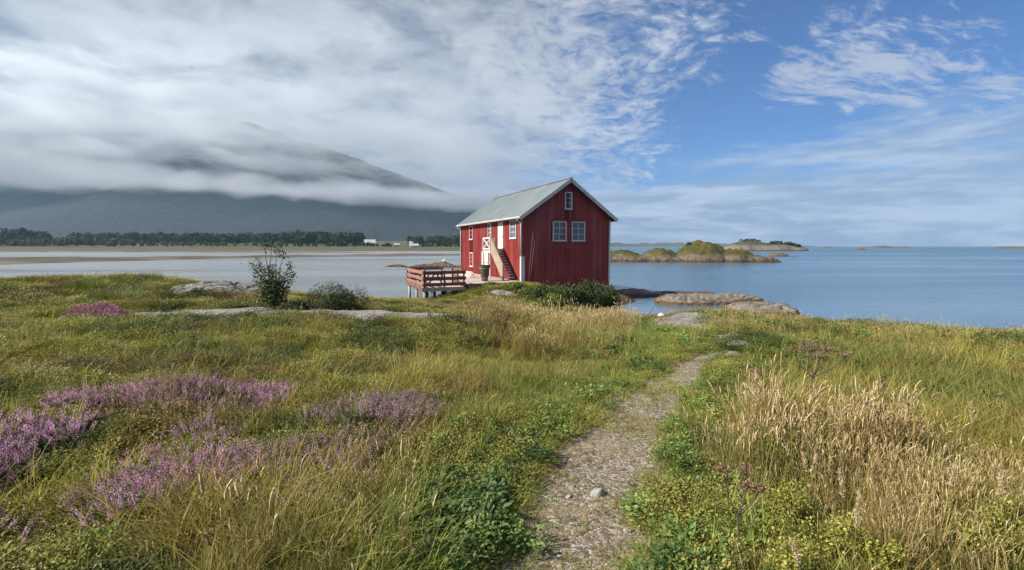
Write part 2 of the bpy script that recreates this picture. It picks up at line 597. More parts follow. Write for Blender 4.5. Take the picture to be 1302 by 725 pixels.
M['herb'] = leafy('herb_leaf', 0.5, 0.25)
M['twig'] = painted('twig_bark', (0.055, 0.042, 0.030), (0.10, 0.08, 0.06), 0.9, (20, 20, 20))

# ------------------------------------------------------------------ terrain shape (heights from surveyed spots)
HOUSE = Vector((0.756, 34.8, 1.65)); HTH = 0.394
E1 = Vector((math.cos(HTH), math.sin(HTH), 0)); E2 = Vector((-math.sin(HTH), math.cos(HTH), 0))
def hloc(x, y, z=0.0):
    return HOUSE + E1 * x + E2 * y + Vector((0, 0, z))

pts = [(0, 0, 2.5), (-3, 0, 2.55), (3, 0, 2.5), (0, -6, 2.5), (-8, 0, 2.8), (8, 0, 2.45), (-14, 4, 2.9), (14, 3, 2.5), (-22, -5, 3), (22, -5, 2.5),
       (0.35, 2.5, 2.47), (1.4, 4.8, 2.45), (3.0, 7.6, 2.43), (-2.5, 4, 2.58), (-4.5, 5, 2.68), (-2, 6.5, 2.48), (-0.3, 5, 2.5), (3.5, 4, 2.45), (6, 5, 2.4),
       (-40, 4, 3.0), (-40, 14, 2.8), (-40, 26, -1), (40, 2, 2.4), (40, 10, 2.1), (40, 16, -0.8), (-30, 45, -2), (0, 52, -1.2), (30, 45, -2), (-46, 40, -2), (46, 40, -2), (46, 26, -2), (20, 30, -1.6), (26, 22, -1.4), (12, 45, -1.5)]
def S(px, py, d, dz=0.0):
    p = at(px, py, d); pts.append((p.x, p.y, p.z + dz))
for a in [(90, 414, 10, -.05), (330, 404, 10.5, -.05), (460, 406, 10.5, -.05), (600, 411, 10, -.08), (200, 395, 12.5, -.1), (100, 392, 13, -.1), (0, 395, 12.5, -.1),
          (100, 366, 17, -.1), (190, 352, 21, -.1), (60, 354, 20, -.1), (0, 357, 19, -.1), (-200, 360, 19, -.1), (250, 362, 19, -.1), (280, 372, 16.5, -.15), (280, 390, 13.5, -.1),
          (345, 396, 13, 0), (345, 380, 19, -.1), (425, 399, 12.5, 0), (430, 383, 20, -.1), (500, 386, 24, -.15), (480, 381, 28, -.15), (535, 384, 26, -.15), (560, 380, 29, -.15),
          (600, 388, 24, -.15), (640, 364, 30.5, -.02), (668, 363, 32, -.02), (690, 386, 30, -.1), (740, 390, 27, -.1), (605, 367, 30, -.05), (700, 416, 14, -.25), (700, 392, 22, -.2), (740, 440, 9.5, -.15), (640, 448, 9, -.1), (760, 406, 18, -.2),
          (785, 406, 20, -.2), (850, 430, 9, -.05), (850, 420, 10, -.05), (870, 414, 11, -.05), (862, 405, 20, -.1), (832, 402, 25.5, 0.0), (905, 405, 14, -.1), (905, 400, 18, -.1), (925, 394, 24, -.1),
          (1000, 407, 15, -.2), (1100, 413, 14, -.2), (1200, 418, 13, -.2), (1300, 420, 12.5, -.2), (1450, 421, 12, -.2),
          (1000, 439, 8.5, 0), (1200, 441, 8.5, -.05)]:
    S(*a)
for px, d in ((-150, 24), (0, 25), (100, 26), (190, 27), (270, 26)):
    p = at(px, 352, d); pts.append((p.x, p.y, 1.3)); pts.append((p.x * 1.25, p.y * 1.25, -0.9))
for px, d in ((330, 27), (420, 30)):
    p = at(px, 352, d); pts.append((p.x, p.y, 0.7)); pts.append((p.x * 1.15, p.y * 1.15, -0.9))
for px, d in ((480, 34), (530, 34)):
    p = at(px, 352, d); pts.append((p.x, p.y, 0.1)); pts.append((p.x * 1.12, p.y * 1.12, -0.9))
for px, d in ((1000, 18), (1100, 17.5), (1200, 17), (1300, 16.5), (1450, 16)):
    p = at(px, 400, d); pts.append((p.x, p.y, 0.5)); pts.append((p.x * 1.18, p.y * 1.18, -0.9))
for x, y, z in ((-7.9, -2.6, .75), (-6, 0, .5), (-6, 4, .1), (-3, -2.4, 1.5), (-1.2, -1.4, 1.62), (-3, 1, 1.0), (-3, 8, 0.2), (0, 0, 1.5), (3.7, 0, 1.0), (7.6, 0, .6), (7.6, 6, .2), (0, 8, .6), (4, 8, .6), (0, 16, -.3), (7, 16, -.6), (-6, 14, -1.2), (9.0, 2, .55), (3.7, -2.5, .95), (7.4, -2.5, 0.45)):
    p = hloc(x, y); pts.append((p.x, p.y, z))
for x, y, z in ((10, 31, -.9), (9, 29, -.7), (8.7, 31.5, -.5), (12, 33.5, -.8), (9.5, 33.5, -.8), (11, 28.6, -.6), (12, 36, -.9), (7.6, 27.5, -.15), (17, 33, -.8), (13.5, 31, -.5), (13, 27.5, -.1), (15, 35, -.6), (19, 27, -.4), (16, 24, .3), (6.6, 24.5, .55)):
    pts.append((x, y, z))
PT = np.array(pts)
_C2 = 0.9
def _ker(dx_, dy_):
    return np.sqrt(dx_ * dx_ + dy_ * dy_ + _C2)
_A = _ker(PT[:, None, 0] - PT[None, :, 0], PT[:, None, 1] - PT[None, :, 1])
_A = _A - 0.02 * np.eye(len(PT))                       # slight smoothing
_A1 = np.block([[_A, np.ones((len(PT), 1))], [np.ones((1, len(PT))), np.zeros((1, 1))]])
_W = np.linalg.solve(_A1, np.append(PT[:, 2], 0))

GRAVEL_LINE = [(0.20, 1.2, .34), (0.28, 2.3, .34), (0.43, 2.9, .33), (0.82, 3.85, .32), (1.43, 5.1, .31), (2.05, 6.05, .25), (2.75, 7.1, .15), (3.15, 7.7, .05)]
TRACK_LINE = [(3.1, 8.6, .9), (2.9, 9.6, 1.0), (3.3, 10.6, 0.8)]

def bumps(x, y):
    b = (fbm(x * 0.45, y * 0.45, 3, 3) - 0.5) * 0.34 + (fbm(x * 1.5, y * 1.5, 11, 3) - 0.5) * (0.16 + 0.16 * sstep(-x, 0.5, 3.0))
    d, wd = poly_dist(x, y, GRAVEL_LINE)
    d2, _ = poly_dist(x, y, TRACK_LINE)
    k = sstep(np.minimum(d, d2), 0.3, 1.2)
    return b * (0.12 + 0.88 * k) - 0.05 * (1 - sstep(d, wd * 0.8, wd * 1.5))

def height(x, y):
    x = np.asarray(x, float); y = np.asarray(y, float)
    sh = x.shape
    xf, yf = x.ravel(), y.ravel()
    out = np.empty(len(xf))
    for i in range(0, len(xf), 20000):
        sl = slice(i, i + 20000)
        out[sl] = _ker(xf[sl, None] - PT[None, :, 0], yf[sl, None] - PT[None, :, 1]) @ _W[:-1] + _W[-1]
    out += bumps(xf, yf)
    return out.reshape(sh)
def h1(x, y):
    return float(height(np.array([x]), np.array([y]))[0])
def ground_at(px, py, dmin=1.0, dmax=45.0):
    """where the sight line of a photograph pixel meets the ground"""
    ds = np.geomspace(dmin, dmax, 500)
    P = np.array([at(px, py, d) for d in ds])
    k = np.nonzero(P[:, 2] < height(P[:, 0], P[:, 1]))[0]
    i = k[0] if len(k) else len(ds) - 1
    return Vector((P[i, 0], P[i, 1], h1(P[i, 0], P[i, 1])))

gx = np.concatenate([np.arange(-46, -14, 0.4), np.arange(-14, 15, 0.14), np.arange(15, 46.2, 0.4)])
gy = np.concatenate([np.arange(-6, 16, 0.14), np.arange(16, 52, 0.3)])
GX, GY = np.meshgrid(gx, gy)
GZ = height(GX, GY)
_pd, _pw = poly_dist(GX, GY, GRAVEL_LINE)
ground = grid_mesh('ground', GX, GY, GZ, M['ground'], keep=GZ > -1.6, attrs={'worn': 1 - sstep(_pd - _pw, 0.05, 0.45)})
tag(ground, 'grassy coastal heath ground sloping to the shore', 'ground', kind='structure')

# footpath sheet
def strip(name, line, mat, widen=1.0, lift=0.012, seed=5):
    P = []
    n = 0
    for (ax, ay, aw), (bx, by, bw) in zip(line[:-1], line[1:]):
        k = max(2, int(math.hypot(bx - ax, by - ay) / 0.09))
        for i in range(k):
            s_ = i / k
            P.append((ax + (bx - ax) * s_, ay + (by - ay) * s_, aw + (bw - aw) * s_))
    P.append(line[-1]); P = np.array(P)
    for _ in range(8):
        P[1:-1, :2] = (P[:-2, :2] + P[1:-1, :2] * 2 + P[2:, :2]) / 4
    T = np.gradient(P[:, :2], axis=0); T /= np.linalg.norm(T, axis=1)[:, None]
    Nn = np.stack([T[:, 1], -T[:, 0]], 1)
    m = 13
    U = np.linspace(-1, 1, m)
    wl = P[:, 2] * widen * (0.8 + 0.7 * fbm(P[:, 1] * 1.7, P[:, 0] * 0 + 2, seed, 3))
    wr = P[:, 2] * widen * (0.8 + 0.7 * fbm(P[:, 1] * 1.7, P[:, 0] * 0 + 9, seed + 3, 3))
    wid = np.where(U[None, :] < 0, wl[:, None], wr[:, None])
    X = P[:, 0:1] + Nn[:, 0:1] * U[None, :] * wid
    Y = P[:, 1:2] + Nn[:, 1:2] * U[None, :] * wid
    Z = height(X, Y) + lift * (1 - 1.6 * np.abs(U[None, :]) ** 6)
    return grid_mesh(name, X, Y, Z, mat)
fp = strip('footpath', GRAVEL_LINE, M['path'], 1.3, 0.02)
tag(fp, 'narrow gravel footpath worn through the grass', 'path', kind='structure')

# sea
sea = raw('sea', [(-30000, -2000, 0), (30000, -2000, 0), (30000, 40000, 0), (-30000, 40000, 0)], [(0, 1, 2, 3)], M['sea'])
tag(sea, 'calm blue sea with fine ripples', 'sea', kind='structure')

# ================================================================== distant land
def field_mat(name, kind):
    m, t, b, o = principled(name)
    p = worldpos(t)
    if kind == 'mountain':
        z = t.sep(p)[2]
        n = t.noise(p, 0.012, 8, 0.62)
        forest = t.mix(t.noise(p, 0.05, 5, 0.6), (0.012, 0.017, 0.020), (0.030, 0.038, 0.040))
        bare = t.mix(t.smooth(n, 0.4, 0.6), (0.085, 0.075, 0.06), (0.15, 0.135, 0.115))
        c = t.mix(t.smooth(t.add(z, t.mul(t.sub(n, 0.5), 300)), 300, 480), forest, bare)
        t.put(b.inputs['Normal'], t.bump(t.noise(p, 0.02, 9, 0.65), 1.0, 40))
    elif kind == 'field':
        n = t.noise(t.vmath('MULTIPLY', p, (0.006, 0.02, 0)), 1.0, 4, 0.5)
        f = t.noise(p, 0.06, 6, 0.6)
        c = t.ramp(n, [(0.30, (0.032, 0.045, 0.02)), (0.48, (0.07, 0.068, 0.036)), (0.6, (0.042, 0.055, 0.024)), (0.72, (0.09, 0.078, 0.045))])
        c = t.mix(t.mul(f, 0.5), c, (0.09, 0.085, 0.04))
        z = t.sep(p)[2]
        c = t.mix(t.smooth(t.add(z, t.mul(t.sub(f, .5), 2.0)), 0.7, 1.8), t.mix(f, (0.11, 0.098, 0.08), (0.055, 0.045, 0.036)), c)
    elif kind == 'mud':
        n = t.noise(t.vmath('MULTIPLY', p, (0.02, 0.06, 0)), 1.0, 6, 0.6)
        z = t.sep(p)[2]
        c = t.mix(t.smooth(n, 0.4, 0.6), (0.055, 0.046, 0.038), (0.12, 0.105, 0.088))
        c = t.mix(t.smooth(t.add(z, t.mul(t.sub(n, .5), .8)), 0.38, 0.62), c, t.mix(t.noise(p, 0.15, 4), (0.075, 0.052, 0.032), (0.12, 0.11, 0.05)))
        b.inputs['Roughness'].default_value = 0.6
    t.put(b.inputs['Base Color'], c)
    b.inputs['Roughness'].default_value = 0.9
    b.inputs['Specular IOR Level'].default_value = 0.1
    return m

# mountain: skyline heights along the ridge, steep wooded flank towards the fjord
ridge_px = [(-900, 215), (-500, 190), (-250, 215), (-60, 196), (60, 205), (140, 198), (200, 193), (255, 186), (285, 172), (300, 162), (312, 159), (325, 163), (345, 172), (380, 184), (415, 193), (450, 204), (480, 213), (515, 228), (545, 239), (575, 251), (610, 268), (650, 287), (690, 304), (720, 313), (760, 318)]
RX = np.array([at(px, py, 3300).x for px, py in ridge_px]); RZ = np.array([at(px, py, 3300).z for px, py in ridge_px])
mx = np.linspace(-7500, 700, 330); my = np.linspace(1350, 4700, 150)
MX, MY = np.meshgrid(mx, my)
# ridge line curves a little; the flank follows a concave profile
ry = 3300 + 120 * np.sin(MX / 900.0)
prof = np.where(MY < ry, np.clip((MY - 1450) / (ry - 1450), 0, 1), np.clip(1 - (MY - ry) / 1500, 0, 1))
prof = np.where(MY < ry, 0.35 * prof + 0.65 * prof ** 1.5, prof)
rz = np.interp(MX * 3300 / np.maximum(ry, 1), RX, RZ)
nz = fbm(MX / 420, MY / 420, 21, 6, 0.52) - 0.5
gul = np.abs(fbm(MX / 240, MY / 900, 31, 4) - 0.5)
MZ = rz * prof + nz * 260 * prof * (1 - 0.75 * prof ** 6) * np.clip(rz / 300, 0, 1) - gul * 260 * prof * (1 - prof) * np.clip(rz / 300, 0, 1) - 8 + 6 * prof
mountain = grid_mesh('mountain', MX, MY, MZ, field_mat('mountain_slope', 'mountain'), keep=MZ > -7)
tag(mountain, 'dark mountain behind the fjord with its summit in cloud', 'mountain', kind='structure')

# low farmland at the mountain's foot
fx = np.linspace(-3200, 90, 260); fy = np.concatenate([np.linspace(330, 600, 90), np.linspace(610, 1700, 60)])
FX, FY = np.meshgrid(fx, fy)
edge = 395 + 30 * (fbm(FX / 90, FX * 0 + 3, 41, 4) - .5) * 2 + np.where(FX < -250, (FX + 250) * 0.05, 0)
FZ = np.clip((FY - edge) * 0.03, -1.5, 1.6) + np.clip(FY - edge - 60, 0, None) * 0.016 + (fbm(FX / 60, FY / 60, 43, 4) - .5) * 1.6
FZ -= 4.0 * sstep(FX, 20 + 0.03 * FY, 60 + 0.05 * FY)
FZ = np.where(FZ < 0, np.maximum(FZ, -1.5), FZ)
farm = grid_mesh('farmland', FX, FY, FZ, field_mat('farmland_fields', 'field'), keep=FZ > -1.2)
tag(farm, 'low green and yellow farmland across the fjord', 'farmland', kind='structure')

# tidal flat with channels
tx = np.linspace(-420, 5, 330); ty = np.linspace(80, 400, 260)
TX, TY = np.meshgrid(tx, ty)
near_edge = np.interp(TX / TY, [-1.6, -1.09, -0.85, -0.6, -0.35, -0.15, 0.0], [86, 97, 118, 150, 176, 196, 205]) + 10 * (fbm(TX / 25, TY / 25, 53, 3) - .5)
far_edge = near_edge + 62 + 40 * (fbm(TX / 60, TY * 0 + 2, 57, 3) - .5)
TZ = 0.62 * sstep(TY, near_edge - 3, near_edge + 22) * (1 - sstep(TY, far_edge - 14, far_edge + 8)) - 0.30 + (fbm(TX / 14, TY / 14, 51, 4) - .5) * 0.75 * sstep(TY, near_edge, near_edge + 30)
TZ = np.maximum(TZ, -0.6)
bank2 = 0.7 * np.exp(-((TY - 325 - 12 * np.sin(TX / 60)) / 16) ** 2) * sstep(-TX, 60, 130)
TZ = TZ + bank2
flat = grid_mesh('tidal_flat', TX, TY, TZ, field_mat('tidal_mud', 'mud'), keep=TZ > -0.3)
tag(flat, 'brown tidal mud flat along the far side of the inlet', 'mudflat', kind='structure')

# islands --------------------------------------------------------------
def island_mat(name, turf, turf2, rock, weed_z, turf_z):
    m, t, b, o = principled(name)
    p = worldpos(t)
    z = t.sep(p)[2]
    n = t.noise(p, 0.35, 6, 0.62)
    f = t.noise(p, 1.4, 6, 0.65)
    tf = t.mix(t.smooth(n, 0.38, 0.62), turf, turf2)
    tf = t.mix(t.mul(f, 0.5), tf, tuple(c * 0.6 for c in turf))
    rk = t.mix(t.smooth(f, 0.35, 0.65), tuple(c * 0.45 for c in rock), rock)
    nz_ = t.node('ShaderNodeNewGeometry').outputs['Normal']
    slope = t.sep(nz_)[2]
    k = t.smooth(t.add(t.add(z, t.mul(t.sub(n, .5), turf_z * 1.6)), t.mul(t.sub(slope, 0.8), turf_z * 0.8)), turf_z * 0.75, turf_z * 1.25)
    c = t.mix(k, rk, tf)
    wd = t.smooth(t.add(z, t.mul(t.sub(f, .5), weed_z * 0.9)), weed_z * 0.7, weed_z * 1.15)
    c = t.mix(wd, t.mix(f, (0.045, 0.03, 0.018), (0.10, 0.062, 0.033)), c)
    t.put(b.inputs['Base Color'], c)
    b.inputs['Roughness'].default_value = 0.95
    b.inputs['Specular IOR Level'].default_value = 0.1
    t.put(b.inputs['Normal'], t.bump(t.noise(p, 1.2, 8, 0.68), 1.0, 0.5))
    return m
ISL = island_mat('islet_turf_and_rock', (0.045, 0.055, 0.018), (0.105, 0.085, 0.033), (0.15, 0.13, 0.10), 0.75, 1.8)
ISLF = island_mat('far_island_ground', (0.05, 0.06, 0.03), (0.085, 0.08, 0.04), (0.18, 0.16, 0.135), 1.0, 5.0)
SKER = island_mat('skerry_rock', (0.10, 0.08, 0.03), (0.14, 0.10, 0.04), (0.15, 0.12, 0.09), 0.30, 2.5)

def islet(name, x0, x1, y0, y1, blobs, mat, label, res=0.9, rough=0.5, seed=1, kind='structure'):
    """blobs: (x, y, rx, ry, height, power)"""
    xs = np.arange(x0, x1 + res, res); ys = np.arange(y0, y1 + res, res)
    X, Y = np.meshgrid(xs, ys)
    wx = (fbm(X / (8 * res), Y / (8 * res), seed, 4) - .5) * 6 * res
    wy = (fbm(X / (8 * res) + 50, Y / (8 * res), seed + 7, 4) - .5) * 6 * res
    Z = np.full(X.shape, -1.0)
    for bx_, by_, rx_, ry_, hh, pw in blobs:
        r2 = ((X + wx - bx_) / rx_) ** 2 + ((Y + wy - by_) / ry_) ** 2
        Z = np.maximum(Z, -1.0 + (hh + 1.0) * np.clip(1 - r2 ** (pw / 2), 0, 1) ** 0.75)
    Z = Z + (fbm(X / (2.2 * res), Y / (2.2 * res), seed + 13, 4) - .5) * rough * (Z > -0.8)
    o = grid_mesh(name, X, Y, Z, mat, keep=Z > -0.7)
    return tag(o, label, 'islet', kind=kind)

def W(px, d):      # lateral position of a sight line at distance d
    return (px - 651) / FOC * d
islet('islet', W(755, 126), W(1000, 120), 112, 150, [
    (W(893, 128), 128, 8.6, 9, 5.2, 2.4), (W(885, 129), 129, 5, 7, 5.8, 2.0), (W(925, 126), 126, 9, 7, 3.3, 2.5), (W(955, 124), 124, 7, 5, 1.6, 2), (W(973, 123), 123, 5.5, 2.5, 1.0, 2),
    (W(838, 130), 130, 6.0, 8, 3.4, 2.2), (W(790, 131), 131, 7.0, 8, 3.1, 2.4), (W(845, 128), 127, 24, 5.5, 1.2, 3), (W(905, 123), 123, 16, 3.5, 0.9, 2.5)],
    ISL, 'grassy rocky islet with brown weed line beside the red boathouse', 0.45, 1.5, 61)
islet('islet', W(910, 420), W(1035, 400), 385, 450, [
    (W(955, 420), 420, 22, 14, 8.8, 2), (W(985, 415), 415, 30, 13, 6.0, 2.5), (W(1010, 410), 410, 14, 8, 4.2, 2), (W(935, 425), 425, 14, 10, 8.0, 2)],
    ISLF, 'low far islet of pale rock carrying dark bushes', 1.6, 1.2, 67)
islet('skerry', W(965, 196), W(1020, 190), 186, 203, [(W(990, 194), 194, 5.5, 3, 1.5, 2), (W(1010, 193), 193, 4, 1.2, 0.25, 2)], SKER, 'small brown skerry just off the far islet', 0.4, 0.3, 71)
islet('skerry', W(470, 98), W(600, 88), 86, 104, [(W(505, 96), 96, 3.4, 1.6, 0.55, 2), (W(545, 94), 94, 6.0, 1.8, 0.75, 2), (W(560, 95), 95, 5, 2.2, 1.05, 2), (W(580, 92), 92, 5, 1.6, .5, 2), (W(530, 93), 93, 5, 1.0, .3, 2)],
      SKER, 'long weed brown skerry in the inlet behind the railed jetty', 0.35, 0.35, 73)
islet('skerry', W(1030, 1050), W(1066, 1050), 1030, 1070, [(W(1050, 1050), 1050, 17, 9, 3.5, 2)], SKER, 'tiny far skerry on the horizon next to the bushy islet', 2, 1.0, 75)
islet('skerry', W(1074, 520), W(1108, 520), 505, 535, [(W(1091, 520), 520, 9.5, 6, 2.2, 2)], SKER, 'small flat skerry in front of the long horizon islet', 1, .8, 77)
islet('skerry', W(1080, 950), W(1172, 950), 925, 975, [(W(1120, 950), 950, 30, 12, 4.9, 2), (W(1145, 950), 950, 25, 10, 3.0, 2), (W(1100, 950), 950, 20, 8, 2.0, 2)], SKER, 'long low dark islet on the open sea horizon', 2, 1.2, 79)
islet('skerry', W(1164, 640), W(1194, 640), 630, 650, [(W(1179, 640), 640, 11, 5, 0.9, 2)], SKER, 'thin flat skerry at the open sea horizon', 1.2, .5, 81)
islet('skerry', W(1240, 760), W(1400, 760), 735, 790, [(W(1330, 760), 760, 55, 18, 6.5, 2), (W(1285, 760), 760, 38, 12, 3.6, 2)], SKER, 'low brown point of land at the edge of the open sea', 2, 1.2, 83)

# far low coast beyond the islet
cx = np.linspace(W(700, 3400), W(1090, 3400), 300); cyy = np.linspace(3250, 3650, 24)
CX, CY = np.meshgrid(cx, cyy)
prof_c = np.interp(CX, [W(700, 3400), W(790, 3400), W(850, 3400), W(900, 3400), W(960, 3400), W(1030, 3400), W(1060, 3400)], [30, 26, 30, 26, 22, 9, -6])
CZ = (prof_c * (0.55 + 0.9 * fbm(CX / 60, CY / 200, 91, 4))) * np.clip(1 - np.abs((CY - 3450) / 190) ** 2.5, 0, 1) - 3
far = grid_mesh('far_coast', CX, CY, CZ, field_mat('far_coast_ground', 'field'), keep=CZ > -2.5)
tag(far, 'faint low coastline on the horizon', 'coast', kind='structure')

# ------------------------------------------------------------------ distant woods: clumped crowns
def wood_mat(name, a, b_):
    m, t, b, o = principled(name)
    p = worldpos(t)
    t.put(b.inputs['Base Color'], t.mix(t.smooth(t.noise(p, 0.12, 5, 0.65), 0.35, 0.65), a, b_))
    b.inputs['Roughness'].default_value = 0.9
    b.inputs['Specular IOR Level'].default_value = 0.1
    return m
WD = wood_mat('far_wood_dark', (0.016, 0.028, 0.014), (0.04, 0.058, 0.024))
WL = wood_mat('far_wood_light', (0.045, 0.065, 0.025), (0.085, 0.105, 0.045))

def crown_faces(rng, c, rx_, ry_, rz_, n, size):
    """leaf clumps: random triangles pairs spread through an ellipsoid's outer volume"""
    d = rng.normal(size=(n, 3)); d /= np.linalg.norm(d, axis=1)[:, None]
    r = rng.uniform(0.55, 1.02, n) ** 0.6
    lump = 0.78 + 0.35 * np.sin(d[:, 0] * 5 + c[0]) * np.sin(d[:, 1] * 4 + c[1]) * np.cos(d[:, 2] * 5)
    P = d * (r * lump)[:, None] * np.array([rx_, ry_, rz_]) + np.array(c)
    a = rng.normal(size=(n, 3)); a /= np.linalg.norm(a, axis=1)[:, None]
    b = np.cross(a, d + 0.3 * rng.normal(size=(n, 3))); b /= np.linalg.norm(b, axis=1)[:, None] + 1e-9
    s_ = size * rng.uniform(0.6, 1.3, n)[:, None]
    return np.stack([P - a * s_, P + b * s_ * 0.7, P + a * s_, P - b * s_ * 0.7], 1)

def quad_mesh(name, Q, mat, parent=None, rvals=None):
    n = len(Q)
    me = bpy.data.meshes.new(name)
    me.vertices.add(n * 4); me.vertices.foreach_set('co', Q.reshape(-1).astype(np.float32))
    me.loops.add(n * 4); me.loops.foreach_set('vertex_index', np.arange(n * 4, dtype=np.int32))
    me.polygons.add(n); me.polygons.foreach_set('loop_start', np.arange(0, n * 4, 4, dtype=np.int32))
    me.update(calc_edges=True)
    if rvals is not None:
        a = me.attributes.new('r', 'FLOAT', 'POINT'); a.data.foreach_set('value', np.repeat(rvals, 4).astype(np.float32))
    return link_mesh(name, me, mat, parent)

def wood(name, spans, mat, label, seed, n_face=110):
    """spans: (px0, px1, depth0, depth1, top_h0, top_h1, count)"""
    rng = np.random.default_rng(seed)
    Q = []
    for p0, p1, d0, d1, h0, h1_, cnt in spans:
        for i in range(cnt):
            s_ = rng.uniform(0, 1)
            d = d0 + (d1 - d0) * rng.uniform(0, 1)
            x = W(p0 + (p1 - p0) * s_, d)
            hh = (h0 + (h1_ - h0) * s_) * rng.uniform(0.55, 1.15)
            g = np.clip((d - 395) * 0.018, 0.5, 30)
            rr = hh * rng.uniform(0.32, 0.52)
            Q.append(crown_faces(rng, (x, d, g + hh * 0.55), rr, rr, hh * 0.5, n_face, max(0.7, hh * 0.085)))
    o = quad_mesh(name, np.concatenate(Q), mat)
    return tag(o, label, 'wood', kind='stuff')
wood('distant_wood', [(-140, 62, 640, 700, 25, 22, 110), (-140, 70, 600, 640, 20, 15, 70)], WD, 'dark wood on a rise across the inlet, cut by the picture edge', 1)
wood('distant_wood', [(92, 250, 690, 760, 19, 18, 130), (250, 460, 680, 750, 18, 19, 170), (370, 455, 650, 690, 21, 18, 60)], WD, 'long dark belt of trees across the inlet', 2)
wood('distant_wood', [(-140, 20, 560, 590, 7, 8, 40), (10, 100, 560, 600, 10, 12, 60), (95, 190, 560, 600, 12, 8, 60), (190, 350, 570, 620, 7, 6, 60)], WL, 'paler low thicket in front of the dark wood', 3, 80)
wood('distant_wood', [(330, 430, 560, 580, 5, 6, 24), (430, 500, 560, 590, 7, 5, 32), (520, 590, 640, 720, 13, 15, 60), (560, 640, 600, 660, 8, 8, 34), (536, 600, 560, 590, 4, 4, 26)], WD, 'scattered trees and bushes by the white farmhouse', 4, 90)

# bushes crowning the far islet
rng = np.random.default_rng(8)
for i, (px, d, zb, rr, hh, lb) in enumerate([(952, 424, 7.6, 12, 4.2, 'broad dark bush on the crest of the far islet'), (985, 414, 5.2, 8, 4.6, 'dense dark bush over pale rock of the far islet'),
                                              (1002, 412, 4.6, 7, 4.6, 'second dark bush from the bare tip of the far islet'), (1011, 410, 3.6, 3.5, 3.0, 'smallest dark bush nearest the bare tip of the far islet')]):
    o = quad_mesh('bush', crown_faces(rng, (W(px, d), d, zb + hh * 0.25), rr, 5, hh * 0.6, 260, 0.8), WD)
    tag(o, lb, 'bush', 'bushes on the far islet')
o = quad_mesh('bush', crown_faces(rng, (W(875, 127), 127, 4.6), 1.1, 1.1, 0.9, 200, 0.22), WD)
tag(o, 'small dark bush on the shoulder of the grassy islet', 'bush')

# white farmhouse with red-brown sheds far away
def farmhouse(px, d, wdt, dep, hh, rh, wall, roof, name, label, z0):
    r = empty(name, (W(px, d), d, z0), R(18))
    m = MB(); m.box(-wdt / 2, wdt / 2, -dep / 2, dep / 2, 0, hh)
    m._add([(-wdt / 2, -dep / 2, hh), (-wdt / 2, dep / 2, hh), (-wdt / 2, 0, hh + rh), (wdt / 2, -dep / 2, hh), (wdt / 2, dep / 2, hh), (wdt / 2, 0, hh + rh)], [(0, 2, 1), (3, 4, 5)])
    m.build('wall', wall, r)
    m = MB()
    for s_ in (-1, 1):
        m._add([(-wdt / 2 - .4, s_ * (dep / 2 + .5), hh - .3), (wdt / 2 + .4, s_ * (dep / 2 + .5), hh - .3), (wdt / 2 + .4, 0, hh + rh + .2), (-wdt / 2 - .4, 0, hh + rh + .2)], [(0, 1, 2, 3)])
    rf = m.build('roof', roof, r)
    MB().box(-.4, .4, -.4, .4, hh + rh - .3, hh + rh + 1.1).build('chimney', M['stone_base'], rf)
    for x in (-wdt * .3, 0, wdt * .3):
        m = MB(); m.box(x - .5, x + .5, -dep / 2 - .06, -dep / 2 + .02, 1.0, 2.4); m.build('window', M['glass'], r)
    return tag(r, label, 'house')
SLATE = painted('pale_slate_roof', (0.30, 0.31, 0.33), (0.40, 0.41, 0.43), 0.7, (1, 1, 1))
farmhouse(471, 640, 14, 8, 4.2, 4.2, M['white'], SLATE, 'farmhouse', 'white farmhouse with pale roof at the end of the tree belt', h1(0, 0) * 0 + 4.6)
farmhouse(505, 620, 6, 4, 2.2, 1.6, M['red_trim'], SLATE, 'shed', 'small dark red shed between farmhouse and trees', 3.8)
farmhouse(523, 600, 4, 4, 3.2, 1.6, M['white'], SLATE, 'cottage', 'tiny white hut under the far trees', 5.2)
farmhouse(527, 545, 9, 5, 2.4, 2.0, M['white'], SLATE, 'boat_shed', 'low white boat shed close to the far shore', 2.6)

# ================================================================== boathouse
house = empty('boathouse', HOUSE, HTH)
tag(house, 'red wooden boathouse with grey metal roof on the shore', 'boathouse')
WID, LEN, WALL, SL = 7.58, 15.58, 4.82, 0.704
RIDGE = 4.95 + SL * WID / 2

def clad(u_len, top_fn, bottom, seed, openings):
    """vertical boards with proud cover strips, cut round the openings; u along the wall, n outwards"""
    rnd = random.Random(seed)
    out = []
    u = 0.0
    while u < u_len - 0.02:
        bw = rnd.uniform(0.17, 0.24)
        u2 = min(u + bw, u_len)
        proud = rnd.uniform(0.0, 0.006)
        for lo, hi, n0, n1 in ((u, u2, -0.03, 0.0 + proud), (u2 - 0.028, u2 + 0.028, 0.0, 0.036 + proud)):
            hi = min(hi, u_len)
            segs = [(bottom + rnd.uniform(-.02, .02), None)]
            for a, b, z0, z1 in openings:
                if hi > a and lo < b:
                    segs = sum([[(s0, z0), (z1, s1)] for s0, s1 in segs], [])
            for s0, s1 in segs:
                out.append((lo, hi, s0, s1, n0, n1))
        u = u2
    return out

